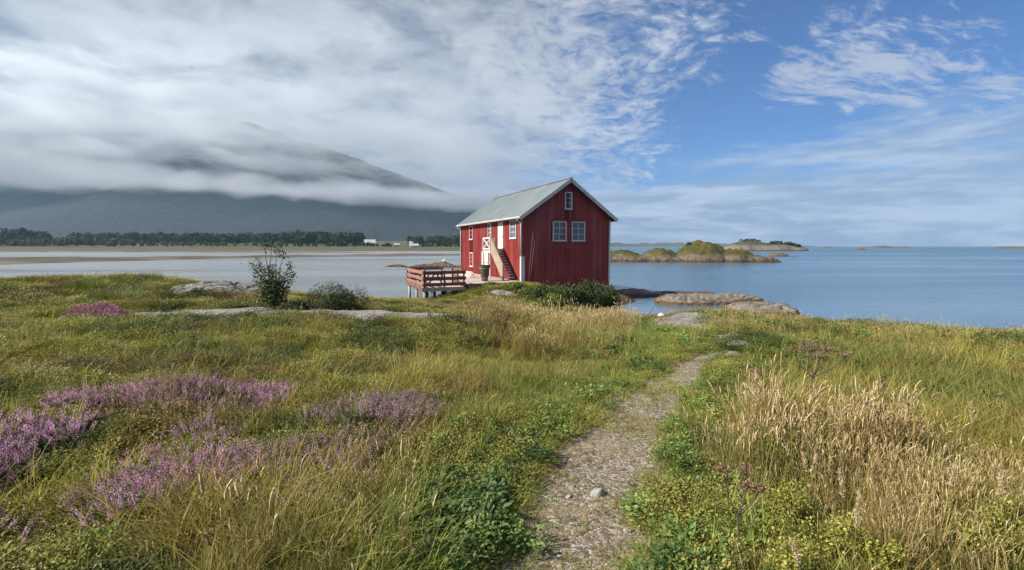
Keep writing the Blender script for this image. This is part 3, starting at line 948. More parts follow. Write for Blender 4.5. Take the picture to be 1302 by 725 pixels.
def wall_part(name, pos, u_len, top_fn, bottom, seed, openings, mat):
    m = MB()
    for lo, hi, s0, s1, n0, n1 in clad(u_len, top_fn, bottom, seed, openings):
        t0 = top_fn(lo) if s1 is None else s1
        t1 = top_fn(hi) if s1 is None else s1
        v = [pos(lo, s0, n0), pos(hi, s0, n0), pos(hi, s0, n1), pos(lo, s0, n1), pos(lo, t0, n0), pos(hi, t1, n0), pos(hi, t1, n1), pos(lo, t0, n1)]
        m._add(v, [(0, 1, 2, 3), (7, 6, 5, 4), (0, 4, 5, 1), (1, 5, 6, 2), (2, 6, 7, 3), (3, 7, 4, 0)])
    o = m.build(name, mat, house)
    o['kind'] = 'stuff'
    return o
gable_top = lambda u: 4.86 + SL * (u if u < WID / 2 else WID - u)
side_top = lambda u: WALL
left_pos = lambda u, z, n: (-n, u, z)
right_pos = lambda u, z, n: (WID + n, u, z)
front_pos = lambda u, z, n: (u, -n, z)
back_pos = lambda u, z, n: (u, LEN + n, z)
LEFT_OPEN = [(11.76, 12.80, 3.19, 4.50), (6.55, 7.40, 3.25, 4.52), (3.80, 4.94, 2.28, 4.54), (1.10, 2.32, 3.14, 4.52), (11.72, 12.71, 0.58, 1.93), (7.35, 9.10, 0.05, 2.03)]
FRONT_OPEN = [(3.52, 4.14, 5.36, 6.64), (2.50, 3.66, 2.95, 4.42), (4.13, 5.30, 2.95, 4.42)]
wall_part('side_wall_boards', left_pos, LEN, side_top, -0.05, 1, LEFT_OPEN, M['red'])
wall_part('gable_wall_boards', front_pos, WID, gable_top, -0.55, 2, FRONT_OPEN, M['red'])
wall_part('side_wall_boards', right_pos, LEN, side_top, -0.6, 3, [], M['red'])
wall_part('gable_wall_boards', back_pos, WID, gable_top, -0.6, 4, [], M['red'])
m = MB(); m.box(0.15, WID - 0.15, 0.15, LEN - 0.15, -1.6, -0.02); m.build('foundation', M['stone_base'], house)

# roof: two slopes of standing-seam sheet
OHY, OHX = 0.47, 0.42
for sgn, nm in ((-1, 'roof_slope'), (1, 'roof_slope')):
    m = MB()
    xe = -OHX if sgn < 0 else WID + OHX
    ze = 4.95 - SL * OHX
    xr = WID / 2
    n = Vector((-SL * (1 if sgn < 0 else -1), 0, 1)).normalized()
    def rp(s_, y, k): 
        p = Vector((xe + (xr - xe) * s_, y, ze + (RIDGE - ze) * s_)) + n * k
        return p
    y0, y1 = -OHY, LEN + OHY
    v = [rp(0, y0, -.05), rp(0, y1, -.05), rp(1, y1, -.05), rp(1, y0, -.05), rp(0, y0, 0), rp(0, y1, 0), rp(1, y1, 0), rp(1, y0, 0)]
    m._add(v, [(0, 1, 2, 3), (7, 6, 5, 4), (0, 4, 5, 1), (1, 5, 6, 2), (2, 6, 7, 3), (3, 7, 4, 0)])
    sl = m.build(nm, M['roof'], house)
    m = MB()
    y = y0 + 0.22
    while y < y1 - .1:
        m.bar(rp(0.0, y, .008), rp(1.0, y, .008), 0.022, 0.035, up=n)
        y += 0.42
    sm = m.build('roof_seam', M['roof'], sl); sm['kind'] = 'stuff'
    # barge boards front and back
    for yy in (y0 - 0.03, y1):
        mb = MB()
        v = [rp(-0.005, yy, -.24), rp(-0.005, yy + .03, -.24), rp(1.0, yy + .03, -.24), rp(1.0, yy, -.24), rp(-0.005, yy, .02), rp(-0.005, yy + .03, .02), rp(1.0, yy + .03, .02), rp(1.0, yy, .02)]
        mb._add(v, [(0, 1, 2, 3), (7, 6, 5, 4), (0, 4, 5, 1), (1, 5, 6, 2), (2, 6, 7, 3), (3, 7, 4, 0)])
        mb.build('barge_board', M['barge'], house)
    # eaves fascia and gutter
    xf = xe + (0.04 if sgn < 0 else -0.04)
    mb = MB(); mb.box(min(xf, xf + .03), max(xf, xf + .03), y0 + .04, y1 - .04, ze - .17, ze - .045); mb.build('fascia_board', M['red_trim'], house)
    gx_ = xe - .045 * (1 if sgn < 0 else -1)
    mb = MB()
    ring = [(gx_ + .055 * math.cos(a), ze - .055 + .055 * math.sin(a)) for a in np.linspace(math.pi, 2 * math.pi, 7)]
    vv = [(x, yy, z) for yy in (y0 + .02, y1 - .02) for x, z in ring]
    mb._add(vv, [(i, i + 1, i + 8, i + 7) for i in range(6)] + [(i + 7, i + 8, i + 1, i) for i in range(6)][:0])
    mb.build('gutter', M['white'], house)
    mb = MB(); mb.box(min(xe, xe - .012 * (1 if sgn < 0 else -1)), max(xe, xe - .012 * (1 if sgn < 0 else -1)), y0, y1, ze - .015, ze + .035); mb.build('eaves_flashing', M['white'], house)
m = MB(); m.bar((WID / 2, -OHY - .03, RIDGE + .02), (WID / 2, LEN + OHY, RIDGE + .02), 0.26, 0.05); m.build('ridge_cap', M['roof'], house)
m = MB(); m.tube([(WID / 2, -OHY - .05, RIDGE - .02), (WID / 2 + .05, -OHY - .12, RIDGE + .16)], 0.035, 6); m.build('ridge_finial', M['grey_wood'], house)
m = MB(); m.tube([(WID / 2, LEN - .5, RIDGE), (WID / 2, LEN - .5, RIDGE + .35)], 0.03, 6); m.build('roof_vent', M['roof'], house)
# eaves soffit closing the gap between wall head and roof
for xs_ in ((-.36, 0.05), (WID - .05, WID + .36)):
    m = MB(); m.box(xs_[0], xs_[1], -0.02, LEN + .02, 4.62 - .02, 4.62 + .01); m.build('soffit', M['red_trim'], house)

# corner boards, downpipes
for x, y, z1 in ((-.04, 0.0, 4.60), (-.04, LEN - .1, 4.60)):
    m = MB(); m.box(x - .022, x + .0, y - .02, y + .12, 0.0, z1); m.build('corner_board', M['white'] if y < 1 else M['dark_wood'], house)
m = MB(); m.box(WID + .03, WID + .055, -.05, .13, -.3, 4.6); m.box(WID - .08, WID + .055, -.055, -.03, -.3, 4.6); m.build('corner_board', M['white'], house)
for y, pts_ in ((-.12, [(-.44, .0, 4.56), (-.40, -.0, 4.44), (-.16, .02, 4.28), (-.12, .02, 4.1), (-.12, .02, 1.8)]), (LEN, [(-.44, LEN + .2, 4.56), (-.4, LEN + .2, 4.45), (-.14, LEN - .02, 4.3), (-.12, LEN - .02, 4.1), (-.12, LEN - .02, 0.1)])):
    m = MB(); m.tube(pts_, 0.04, 8); m.build('downpipe', M['white'], house, True)
m = MB(); m.box(-.14, .16, -.10, -.045, -.25, 1.78); m.box(-.14, -.045, -.045, .12, -.25, 1.78); m.build('corner_casing', M['white'], house)

def window(pos, u0, u1, z0, z1, cols, rows, deep=0.05, case=0.075, bar=0.035, sill=True, casemat=None):
    cm_ = casemat or M['white']
    root = empty('window', (0, 0, 0)); root.parent = house
    def q(name, ua, ub, za, zb, n0, n1, mat):
        m_ = MB()
        P = [pos(ua, za, n0), pos(ub, za, n0), pos(ub, za, n1), pos(ua, za, n1), pos(ua, zb, n0), pos(ub, zb, n0), pos(ub, zb, n1), pos(ua, zb, n1)]
        m_._add(P, [(0, 1, 2, 3), (7, 6, 5, 4), (0, 4, 5, 1), (1, 5, 6, 2), (2, 6, 7, 3), (3, 7, 4, 0)])
        return m_.build(name, mat, root)
    q('frame', u0, u0 + case, z0, z1, -.05, .05, cm_); q('frame', u1 - case, u1, z0, z1, -.05, .05, cm_)
    q('frame', u0 + case, u1 - case, z1 - case, z1, -.05, .048, cm_); q('frame', u0 + case, u1 - case, z0, z0 + case * .8, -.05, .048, cm_)
    if sill: q('sill', u0 - .06, u1 + .06, z0 - .05, z0 - .004, -.02, .10, cm_)
    a0, a1, b0, b1 = u0 + case, u1 - case, z0 + case * .8, z1 - case
    for c_ in range(1, cols):
        u = a0 + (a1 - a0) * c_ / cols
        q('glazing_bar', u - bar / 2, u + bar / 2, b0, b1, -.03, .02, cm_)
    for r_ in range(1, rows):
        z = b0 + (b1 - b0) * r_ / rows
        q('glazing_bar', a0, a1, z - bar / 2, z + bar / 2, -.028, .017, cm_)
    rn = random.Random(int(u0 * 100 + z0 * 10))
    for c_ in range(cols):
        for r_ in range(rows):
            ua, ub = a0 + (a1 - a0) * c_ / cols, a0 + (a1 - a0) * (c_ + 1) / cols
            za, zb = b0 + (b1 - b0) * r_ / rows, b0 + (b1 - b0) * (r_ + 1) / rows
            m_ = MB(); dd = [rn.uniform(-.010, .010) for _ in range(4)]
            m_._add([pos(ua, za, -.012 + dd[0]), pos(ub, za, -.012 + dd[1]), pos(ub, zb, -.012 + dd[2]), pos(ua, zb, -.012 + dd[3])], [(0, 1, 2, 3)])
            m_.build('pane', M['glass'], root)
    return root
GREYW = painted('pale_blue_grey_paint', (0.50, 0.54, 0.57), (0.60, 0.63, 0.65), 0.55, (10, 10, 1.0))
window(front_pos, 3.52, 4.14, 5.36, 6.64, 1, 3, casemat=GREYW)['label'] = 'narrow attic window'
window(front_pos, 2.50, 3.66, 2.95, 4.42, 2, 3, casemat=GREYW)
window(front_pos, 4.13, 5.30, 2.95, 4.42, 2, 3, casemat=GREYW)
m = MB(); m.box(2.42, 5.40, -.075, -.03, 4.425, 4.475); m.build('window_head_board', M['red_trim'], house)
window(left_pos, 1.10, 2.32, 3.14, 4.52, 2, 3)
window(left_pos, 6.55, 7.40, 3.25, 4.52, 2, 3)
window(left_pos, 11.76, 12.80, 3.19, 4.50, 2, 3)
window(left_pos, 11.72, 12.71, 0.58, 1.93, 2, 3)

# doors
def door(u0, u1, z0, z1, mat, leaves=1):
    root = empty('door'); root.parent = house
    m_ = MB(); m_.box(-.045, .05, u0, u0 + .09, z0, z1); m_.box(-.045, .05, u1 - .09, u1, z0, z1); m_.box(-.043, .05, u0 + .09, u1 - .09, z1 - .1, z1); m_.build('door_frame', M['white'], root)
    wv = (u1 - u0 - .18) / leaves
    for k in range(leaves):
        a = u0 + .09 + wv * k
        nb = max(3, int(wv / .16))
        for j in range(nb):
            m_ = MB(); m_.box(-.012, .03, a + wv * j / nb + .004, a + wv * (j + 1) / nb - .004, z0 + .01, z1 - .1); m_.build('door_plank', mat, root)
        m_ = MB(); m_.box(-.07, -.014, a + .06, a + .09, z0 + .95, z0 + 1.12); m_.build('door_handle', M['dark_wood'], root)
    return root
CREAM = painted('cream_door_paint', (0.52, 0.50, 0.44), (0.64, 0.62, 0.56), 0.6, (10, 10, 1.0), (0.36, 0.30, 0.24), 0.4)
door(3.80, 4.94, 2.28, 4.54, CREAM)
door(7.35, 9.10, 0.05, 2.03, CREAM, 2)

# outside staircase (a part of the house) with landing
st = empty('staircase'); st.parent = house
LZ = 2.22
for j in range(11):
    y = 3.72 + j * 0.165
    m = MB(); m.box(-1.14, -.04, y, y + .15, LZ - .04, LZ); m.build('landing_board', M['grey_wood'], st)
m = MB(); m.box(-1.12, -1.06, 3.72, 5.53, LZ - .2, LZ - .042); m.build('landing_beam', M['white'], st)
m = MB(); m.box(-1.12, -.04, 5.47, 5.53, LZ - .2, LZ - .045); m.build('landing_beam', M['white'], st)
m = MB(); m.box(-1.06, -.04, 3.72, 3.78, LZ - .2, LZ - .045); m.build('landing_beam', M['white'], st)
for x, y, z0, z1 in ((-1.17, 5.44, -.1, 3.24), (-1.17, 3.76, -.1, 3.24), (-.16, 5.44, LZ, 3.24)):
    m = MB(); m.box(x, x + .09, y, y + .09, z0, z1); m.build('post', M['white'], st)
def xrail(a, b):
    a = Vector(a); b = Vector(b)
    for z in (LZ + .10, 3.20):
        m_ = MB(); m_.bar(a + Vector((0, 0, z)), b + Vector((0, 0, z)), .04, .085); m_.build('rail', M['white'], st)
    for p_, q_ in (((a), (b)), ((b), (a))):
        m_ = MB(); off = Vector((0.003 if p_ is a else -.006, .004, 0))
        m_.bar(p_ + off + Vector((0, 0, LZ + .15)), q_ + off + Vector((0, 0, 3.14)), .035, .07); m_.build('cross_brace', M['white'], st)
xrail((-1.125, 5.43, 0), (-1.125, 3.86, 0))
xrail((-1.07, 5.485, 0), (-.18, 5.485, 0))
# flight
n_tread = 10
for j in range(n_tread):
    f_ = (j + 0.5) / n_tread
    y = 3.66 - f_ * 2.55; z = LZ - (j + 1) * LZ / (n_tread + 1) 
    m = MB(); m.box(-1.03, -.16, y - .14, y + .12, z - .045, z); m.build('tread', M['grey_wood'], st)
    m = MB(); m.box(-1.03, -.16, y - .162, y - .141, z - .05, z + .004); m.build('tread_nosing', M['white'], st)
def stringer(x, z_hi, z_lo, mat, name, th_=.04):
    m_ = MB()
    ya, yb = 3.72, 1.0
    za, zb = LZ, 0.02
    v = [(x, ya, za + z_lo), (x, yb, zb + z_lo), (x, yb, zb + z_hi), (x, ya, za + z_hi)]
    v += [(x + th_, a[1], a[2]) for a in v]
    m_._add(v, [(0, 3, 2, 1), (4, 5, 6, 7), (0, 1, 5, 4), (1, 2, 6, 5), (2, 3, 7, 6), (3, 0, 4, 7)])
    return m_.build(name, mat, st)
stringer(-.155, .10, -.22, M['dark_wood'], 'stringer')
stringer(-1.08, .08, -.24, M['grey_wood'], 'stringer')
for k in range(5):
    lo = -.16 + k * .235
    o = stringer(-1.125, lo + .226, lo, M['pale_wood'], 'parapet_board', .03)
m = MB(); m.box(-1.18, -1.09, .98, 1.07, -.2, 1.18); m.build('newel_post', M['pale_wood'], st)
m = MB(); m.bar((-1.12, 3.74, 3.28), (-1.12, 1.0, 1.10), .09, .035); m.build('handrail', M['pale_wood'], st)

# leaning poles against the gable
for k, (x0, z0, x1, z1, lb) in enumerate(((0.22, -.15, 0.90, 4.35, 'long thin weathered pole leaning on the red gable wall'), (0.36, -.15, 0.98, 3.1, 'shorter thin pole leaning beside the long one on the gable'))):
    a, b = hloc(x0, -0.55, z0), hloc(x1, -.075, z1)
    m = MB(); m.tube([a - a, (b - a) * .5 + Vector((.01, 0, .02)), b - a], [.016, .014, .010], 6)
    o = m.build('pole', painted('red_grey_pole_%d' % k, (0.20, 0.08, 0.07), (0.27, 0.14, 0.12), 0.8), None, True)
    o.location = a; tag(o, lb, 'pole')

# wooden tub by the stairs
t0 = hloc(-2.55, 1.1, -0.05)
tub = empty('wooden_tub', t0)
n_st = 14
for k in range(n_st):
    a0 = 2 * math.pi * k / n_st + .02; a1 = 2 * math.pi * (k + 1) / n_st - .02
    m = MB()
    v = []
    for r0, z in ((.22, 0), (.42, 1.22)):
        for rr_, aa in ((r0, a0), (r0, a1), (r0 - .035, a1), (r0 - .035, a0)):
            v.append((rr_ * math.cos(aa), rr_ * math.sin(aa), z))
    m._add(v, [(3, 2, 1, 0), (4, 5, 6, 7), (0, 1, 5, 4), (1, 2, 6, 5), (2, 3, 7, 6), (3, 0, 4, 7)])
    m.build('stave', M['dark_wood'], tub)
for z, r0 in ((.2, .253), (.95, .376)):
    m = MB(); m.lathe([(r0, z), (r0 + .012, z), (r0 + .016, z + .05), (r0, z + .05)], 20); m.build('hoop', M['stone_base'], tub)
m = MB(); m.lathe([(0.001, .06), (.195, .06)], 14); m.build('tub_bottom', M['dark_wood'], tub)
tag(tub, 'tall tapered dark wooden tub standing before the outside stairs', 'tub')

# white slatted panel leaning low on the quay
gp = empty('slatted_panel', hloc(-2.75, 4.2, 0.02), HTH + R(8))
tilt = Vector((0.30, 0, 0.42))
for y in (0.0, 2.35):
    m = MB(); m.bar((0, y, 0), Vector((0, y, 0)) + tilt, .05, .05); m.build('end_rail', M['white'], gp)
for k in (0.04, 0.96):
    m = MB(); m.bar(tilt * k + Vector((0, -.05, .035)), tilt * k + Vector((0, 2.4, .035)), .04, .03); m.build('long_rail', M['white'], gp)
for j in range(11):
    y = .18 + j * .2
    m = MB(); m.bar(Vector((0, y - .06, .07)) , Vector((0, y + .06, .07)) + tilt, .035, .018); m.build('slat', M['white'], gp)
for y in (.3, 2.1):
    m = MB(); m.bar(tilt * .9 + Vector((0, y, 0)), (.62, y, 0), .035, .035); m.build('back_leg', M['white'], gp)
tag(gp, 'white slatted wooden panel propped low on the quay deck', 'panel')

# quay deck and railed jetty (one thing on piles)
jet = empty('jetty', HOUSE + Vector((0, 0, 0)), HTH)
tag(jet, 'wooden quay deck with a railed red brown platform on piles', 'jetty')
pl = MB(); pl.box(0, 5.1, 0, .168, -.05, 0)
pm = None
for j in range(97):
    y = -.85 + j * .176
    x0 = -5.28
    if pm is None:
        o = pl.build('deck_plank', M['deck'], jet); pm = o.data
    else:
        o = link_mesh('deck_plank', pm, None, jet)
    o.location = (x0 + random.Random(j).uniform(-.03, .03), y, -.03 + random.Random(j + 7).uniform(-.004, .004))
pm = None
pl = MB(); pl.box(0, 2.62, 0, .168, -.05, 0)
for j in range(33):
    y = -2.98 + j * .176
    if pm is None:
        o = pl.build('deck_plank', M['deck'], jet); pm = o.data
    else:
        o = link_mesh('deck_plank', pm, None, jet)
    o.location = (-7.98, y, -.028)
for x in (-7.9, -6.6, -5.35):
    m = MB(); m.box(x, x + .12, -2.95, 2.8, -.30, -.083); m.build('joist', M['deck'] if x < -7 else M['dark_wood'], jet)
m = MB(); m.box(-7.98, -5.3, -3.03, -2.985, -.26, -.02); m.build('edge_board', M['deck'], jet)
m = MB(); m.box(-8.03, -7.985, -3.03, 2.85, -.22, -.02); m.build('edge_board', M['orange_wood'], jet)
for x in (-4.6, -2.5, -.6):
    m = MB(); m.box(x, x + .14, -.85, 16.1, -.30, -.083); m.build('joist', M['dark_wood'], jet)
for x, y in ((-7.85, -2.7), (-6.55, -2.7), (-5.4, -2.5), (-7.85, -.2), (-6.55, .2), (-7.85, 2.5), (-5.4, 2.5), (-6.55, 2.5), (-4.5, 6), (-4.5, 10), (-4.5, 15)):
    zb = h1(*(hloc(x, y).xy)) - HOUSE.z - .3
    m = MB(); m.tube([(x, y, zb), (x + .02, y, -.30)], [.10, .085], 8); m.build('pile', M['dark_wood'] if x > -7 else M['grey_wood'], jet, True)
def fence_side(a, b, n_post, mat):
    a = Vector(a); b = Vector(b)
    nrm = (b - a).normalized().cross(Vector((0, 0, 1)))
    for k in range(n_post):
        p = a + (b - a) * k / (n_post - 1)
        m_ = MB(); m_.box(p.x - .045, p.x + .045, p.y - .045, p.y + .045, -.25, 1.02); m_.build('post', M['orange_wood'], jet)
    for z in (.16, .52, .90):
        m_ = MB(); off = nrm * .062
        m_.bar(a + off - (b - a).normalized() * .12 + Vector((0, 0, z)), b + off + (b - a).normalized() * .12 + Vector((0, 0, z)), .032, .20, mi=0)
        m_.build('rail_board', mat, jet)
ORB = painted('sunlit_side_stain', (0.20, 0.09, 0.062), (0.29, 0.145, 0.105), 0.7, (3, 3, 14), (0.2, 0.1, 0.07), 0.4)  # rail stain lightened to paint in the sun on the left side
fence_side((-7.9, 2.75, 0), (-7.9, -2.92, 0), 5, ORB)
fence_side((-7.9, -2.92, 0), (-5.36, -2.92, 0), 3, M['orange_wood'])  # darker stain paints in the shade of the near side
fence_side((-5.36, 2.75, 0), (-7.9, 2.75, 0), 3, M['orange_wood'])
fence_side((-5.36, -2.85, 0), (-5.36, -.2, 0), 3, M['orange_wood'])
# table and bench inside the railing
bt = empty('picnic_table', hloc(-6.65, -.6, -.028), HTH)
for j in range(5):
    m = MB(); m.box(-.40 + j * .165, -.40 + j * .165 + .15, -.9, .9, .70, .74); m.build('table_board', M['orange_wood'], bt)
for sx in (-1, 1):
    m = MB(); m.box(sx * .72 - .13, sx * .72 + .13, -.9, .9, .42, .46); m.build('bench_board', M['orange_wood'], bt)
for y in (-.65, .65):
    m = MB(); m.bar((-.8, y, .39), (.8, y, .39), .05, .09); m.build('cross_beam', M['orange_wood'], bt)
    for sx in (-1, 1):
        m = MB(); m.bar((sx * .25, y + .055, .70), (sx * .62, y + .055, 0.0), .05, .09); m.build('leg', M['orange_wood'], bt)
tag(bt, 'dark wooden picnic table inside the railed jetty platform', 'table')

# ================================================================== rocks
ROCKS = []          # footprints kept free of plants: (x, y, rx, ry, rot)
def rock(name, c, rx_, ry_, rot, hgt, label, mat, seed=1, base=None, crack=0.06, power=2.6, n=64, cover=0.92, cat='rock', group=None, flat=False, lift=0.03):
    u = np.linspace(-1.2, 1.2, n)
    U, V = np.meshgrid(u, u)
    ca, sa = math.cos(rot), math.sin(rot)
    X = c[0] + U * rx_ * ca - V * ry_ * sa
    Y = c[1] + U * rx_ * sa + V * ry_ * ca
    a = fbm(U * 1.7 + seed, V * 1.7, seed, 4) - .5
    r = (np.abs(U) ** power + np.abs(V) ** power) ** (1 / power) * (1 + 0.55 * a)
    dome = np.clip(1 - r ** (7.0 if flat else 2.4), 0, 1) ** 0.6
    sink = min(1.0, hgt * 4)
    g = height(X, Y) if base is None else np.full(X.shape, base)
    if flat:                                   # an even bedding plane, not following every hummock
        uu = np.linspace(-1, 1, 21)
        hc = height(c[0] + uu * rx_ * ca, c[1] + uu * rx_ * sa)
        g = np.polyval(np.polyfit(uu, hc, 2), U) + lift - V * 0.04
    s_ = 2.2 / max(rx_, ry_) ** 0.0
    strata = np.abs(fbm((X * ca + Y * sa) * 0.8, (-X * sa + Y * ca) * 3.0, seed + 5, 4) - .5) * 2
    rough = (fbm(X * 2.5, Y * 2.5, seed + 9, 5, 0.55) - .5)
    Z = g + hgt * dome * ((0.85 + 0.3 * fbm(X * .5, Y * .5, seed + 3, 3)) if flat else (0.60 + 0.8 * fbm(U * 1.3 + 9, V * 1.3, seed + 3, 3))) - crack * (1 - np.clip(strata * 5, 0, 1)) * (dome > 0) + rough * crack * 1.4 - (0.45 if flat else 0.10) * sink * (1 - np.clip(dome * 3, 0, 1)) - 0.03 * sink
    o = grid_mesh(name, X - c[0], Y - c[1], Z, mat, keep=r < 1.12)
    o.location = (c[0], c[1], 0)
    ROCKS.append((c[0], c[1], rx_ * cover, ry_ * cover, rot))
    return tag(o, label, cat, group)

def span(pxa, pya, pxb, pyb):
    a, b = ground_at(pxa, pya), ground_at(pxb, pyb)
    return (a + b) / 2, (b - a).length / 2, math.atan2(b.y - a.y, b.x - a.x)
c, l, r_ = span(80, 414, 345, 404); rock('rock_slab', c, l, 0.75, r_, 0.17, 'long pale flat rock slab below the pink heather clump', M['rock'], 3, n=120, flat=True, lift=0.12)
c, l, r_ = span(335, 406, 608, 410); rock('rock_slab', c, l, 0.75, r_, 0.17, 'long pale flat rock slab below the dark juniper bush', M['rock'], 5, n=120, flat=True)
c, l, r_ = span(228, 380, 338, 378); rock('rock_outcrop', c + Vector((0, .6, 0)), l * 1.05, 1.5, r_, 0.52, 'grey rounded rock outcrop beside the leggy shrub', M['rock'], 7, crack=.10, n=90)
c, l, r_ = span(888, 460, 948, 450); rock('rock_slab', c, l, 0.16, r_ + .1, 0.07, 'pale narrow flat rock at the bend of the gravel path', M['rock'], 9)
c, l, r_ = span(925, 440, 952, 438); rock('rock_slab', c, l, 0.13, r_, 0.06, 'small pale flat rock just beyond the path bend', M['rock'], 11)
c, l, r_ = span(916, 434, 948, 432); rock('rock_slab', c + Vector((0, .2, 0)), l, 0.22, r_, 0.07, 'grey flat rock in the grass above the path bend', M['rock'], 13)
c = at(868, 407, 14.5); rock('rock_shelf', (c.x, c.y), 1.5, 4.6, -.12, 0.16, 'flat grey rock shelf at the near edge of the cove', M['rock'], 15, crack=.10, n=110)
c = at(840, 404, 23.5); rock('rock_shelf', (c.x - .1, c.y), 1.7, 2.6, .2, 0.22, 'dark rock lip beside the still cove water', M['shore_rock'], 16, crack=.10, n=80)
c = at(886, 383, 35.0); rock('rock_shelf', (c.x, c.y), 3.2, 1.9, .05, 0.80, 'smooth brown rock tongue reaching into the cove', M['shore_rock'], 17, base=-.14, crack=.22, n=110)
c = at(930, 380, 36.5); rock('rock_shelf', (c.x + .2, c.y), 2.4, 1.6, .1, .62, 'low weed edged rock at the outer end of the rock tongue', M['shore_rock'], 18, base=-.1, crack=.22, n=80)
c = at(968, 391, 30); rock('rock_shelf', (c.x, c.y), 2.2, 2.0, -.2, .65, 'pale bare shore rock between cove and open sea', M['shore_rock'], 19, base=-.05, crack=.22, n=90)
c = at(808, 374, 40.0); rock('rock_shelf', (c.x, c.y), 2.9, 1.1, -.03, .72, 'dark low rock bar behind the still cove', M['shore_rock'], 20, base=-.15, crack=.12, n=90)
c = at(866, 372, 42.5); rock('rock_shelf', (c.x, c.y), 3.4, .6, -.05, .30, 'thin green topped rock bar continuing behind the cove', M['shore_rock'], 26, base=-.12, crack=.08, n=90)
c = at(1024, 399, 16.5); rock('rock_outcrop', (c.x, c.y), .9, .6, .1, .32, 'small grey rock on the shore edge above the sea', M['rock'], 21)
c = at(1062, 403, 15.5); rock('rock_outcrop', (c.x, c.y), 1.0, .5, .1, .22, 'low pale rock on the shore edge below the open sea', M['rock'], 22)
c = at(1200, 411, 13.6); rock('rock_outcrop', (c.x, c.y), .9, .5, .2, .2, 'flat pale rock half hidden in shore grass under the open sea', M['rock'], 23)
c = ground_at(640, 374); rock('rock_outcrop', (c.x, c.y), .75, .5, .1, .2, 'pale boulder in the grass before the boathouse corner', M['rock'], 24)
c = ground_at(760, 632); ROCKS_keep = len(ROCKS)
rock('stone', (c.x, c.y), .075, .05, .5, .085, 'single pale angular stone lying on the gravel path', painted('pale_grey_stone', (0.20, 0.195, 0.19), (0.29, 0.285, 0.28), .85, (20, 20, 20)), 25, crack=.006, n=20, power=1.6, cat='stone')
c = at(841, 401, 22.5); rock('stone', (c.x, c.y), .22, .16, .2, .30, 'bright white stone on the rock shelf by the cove', painted('white_stone', (0.7, 0.7, 0.68), (0.8, 0.8, 0.78)), 27, crack=.02, n=20, cat='stone')

# ================================================================== plant prototypes (instanced stuff)
def proto_mesh(name, parts, mats):
    """parts: list of (verts Nx3, faces list, material index, t values, r value)"""
    V, F, MI, T, RR = [], [], [], [], []
    n = 0
    for v, f, mi, tv, rv in parts:
        V.append(np.asarray(v, float)); F += [tuple(i + n for i in q_) for q_ in f]; MI += [mi] * len(f)
        T += list(tv); RR += [rv] * len(v); n += len(v)
    V = np.concatenate(V)
    me = bpy.data.meshes.new(name)
    me.from_pydata(V.tolist(), [], F)
    for m_ in mats: me.materials.append(m_)
    me.polygons.foreach_set('material_index', MI)
    me.polygons.foreach_set('use_smooth', [True] * len(F))
    a = me.attributes.new('t', 'FLOAT', 'POINT'); a.data.foreach_set('value', np.array(T, np.float32))
    a = me.attributes.new('r', 'FLOAT', 'POINT'); a.data.foreach_set('value', np.array(RR, np.float32))
    me.update()
    return me

def blade_part(rng, root, h, wd, phi, bend, mi=0, seg=4, curl=1.7):
    d = np.array([math.cos(phi), math.sin(phi), 0]); sd = np.array([-d[1], d[0], 0])
    tw = rng.uniform(-.6, .6)
    sd = sd * math.cos(tw) + d * math.sin(tw)
    v, t = [], []
    for i in range(seg + 1):
        s_ = i / seg
        p = np.array(root) + np.array([0, 0, h * (s_ - 0.35 * bend * s_ ** 2.2)]) + d * h * bend * s_ ** curl
        wv = wd * (1 - s_ ** 1.6) * 0.5
        if i == seg:
            v.append(p); t.append(s_)
        else:
            v += [p - sd * wv, p + sd * wv]; t += [s_, s_]
    f = [(2 * i, 2 * i + 1, 2 * i + 3, 2 * i + 2) for i in range(seg - 1)] + [(2 * seg - 2, 2 * seg - 1, 2 * seg)]
    return (v, f, mi, t, rng.uniform(0, 1))

def tuft_proto(name, seed, n, h, spread, wd, bend, mats, hv=0.45):
    rng = np.random.default_rng(seed)
    parts = []
    for i in range(n):
        a = rng.uniform(0, 2 * math.pi); rr = spread * math.sqrt(rng.uniform())
        parts.append(blade_part(rng, (rr * math.cos(a), rr * math.sin(a), -.02), h * rng.uniform(1 - hv, 1 + hv), wd * rng.uniform(.7, 1.3), a + rng.normal() * .9, bend * rng.uniform(.2, 1.5)))
    return proto_mesh(name, parts, mats)

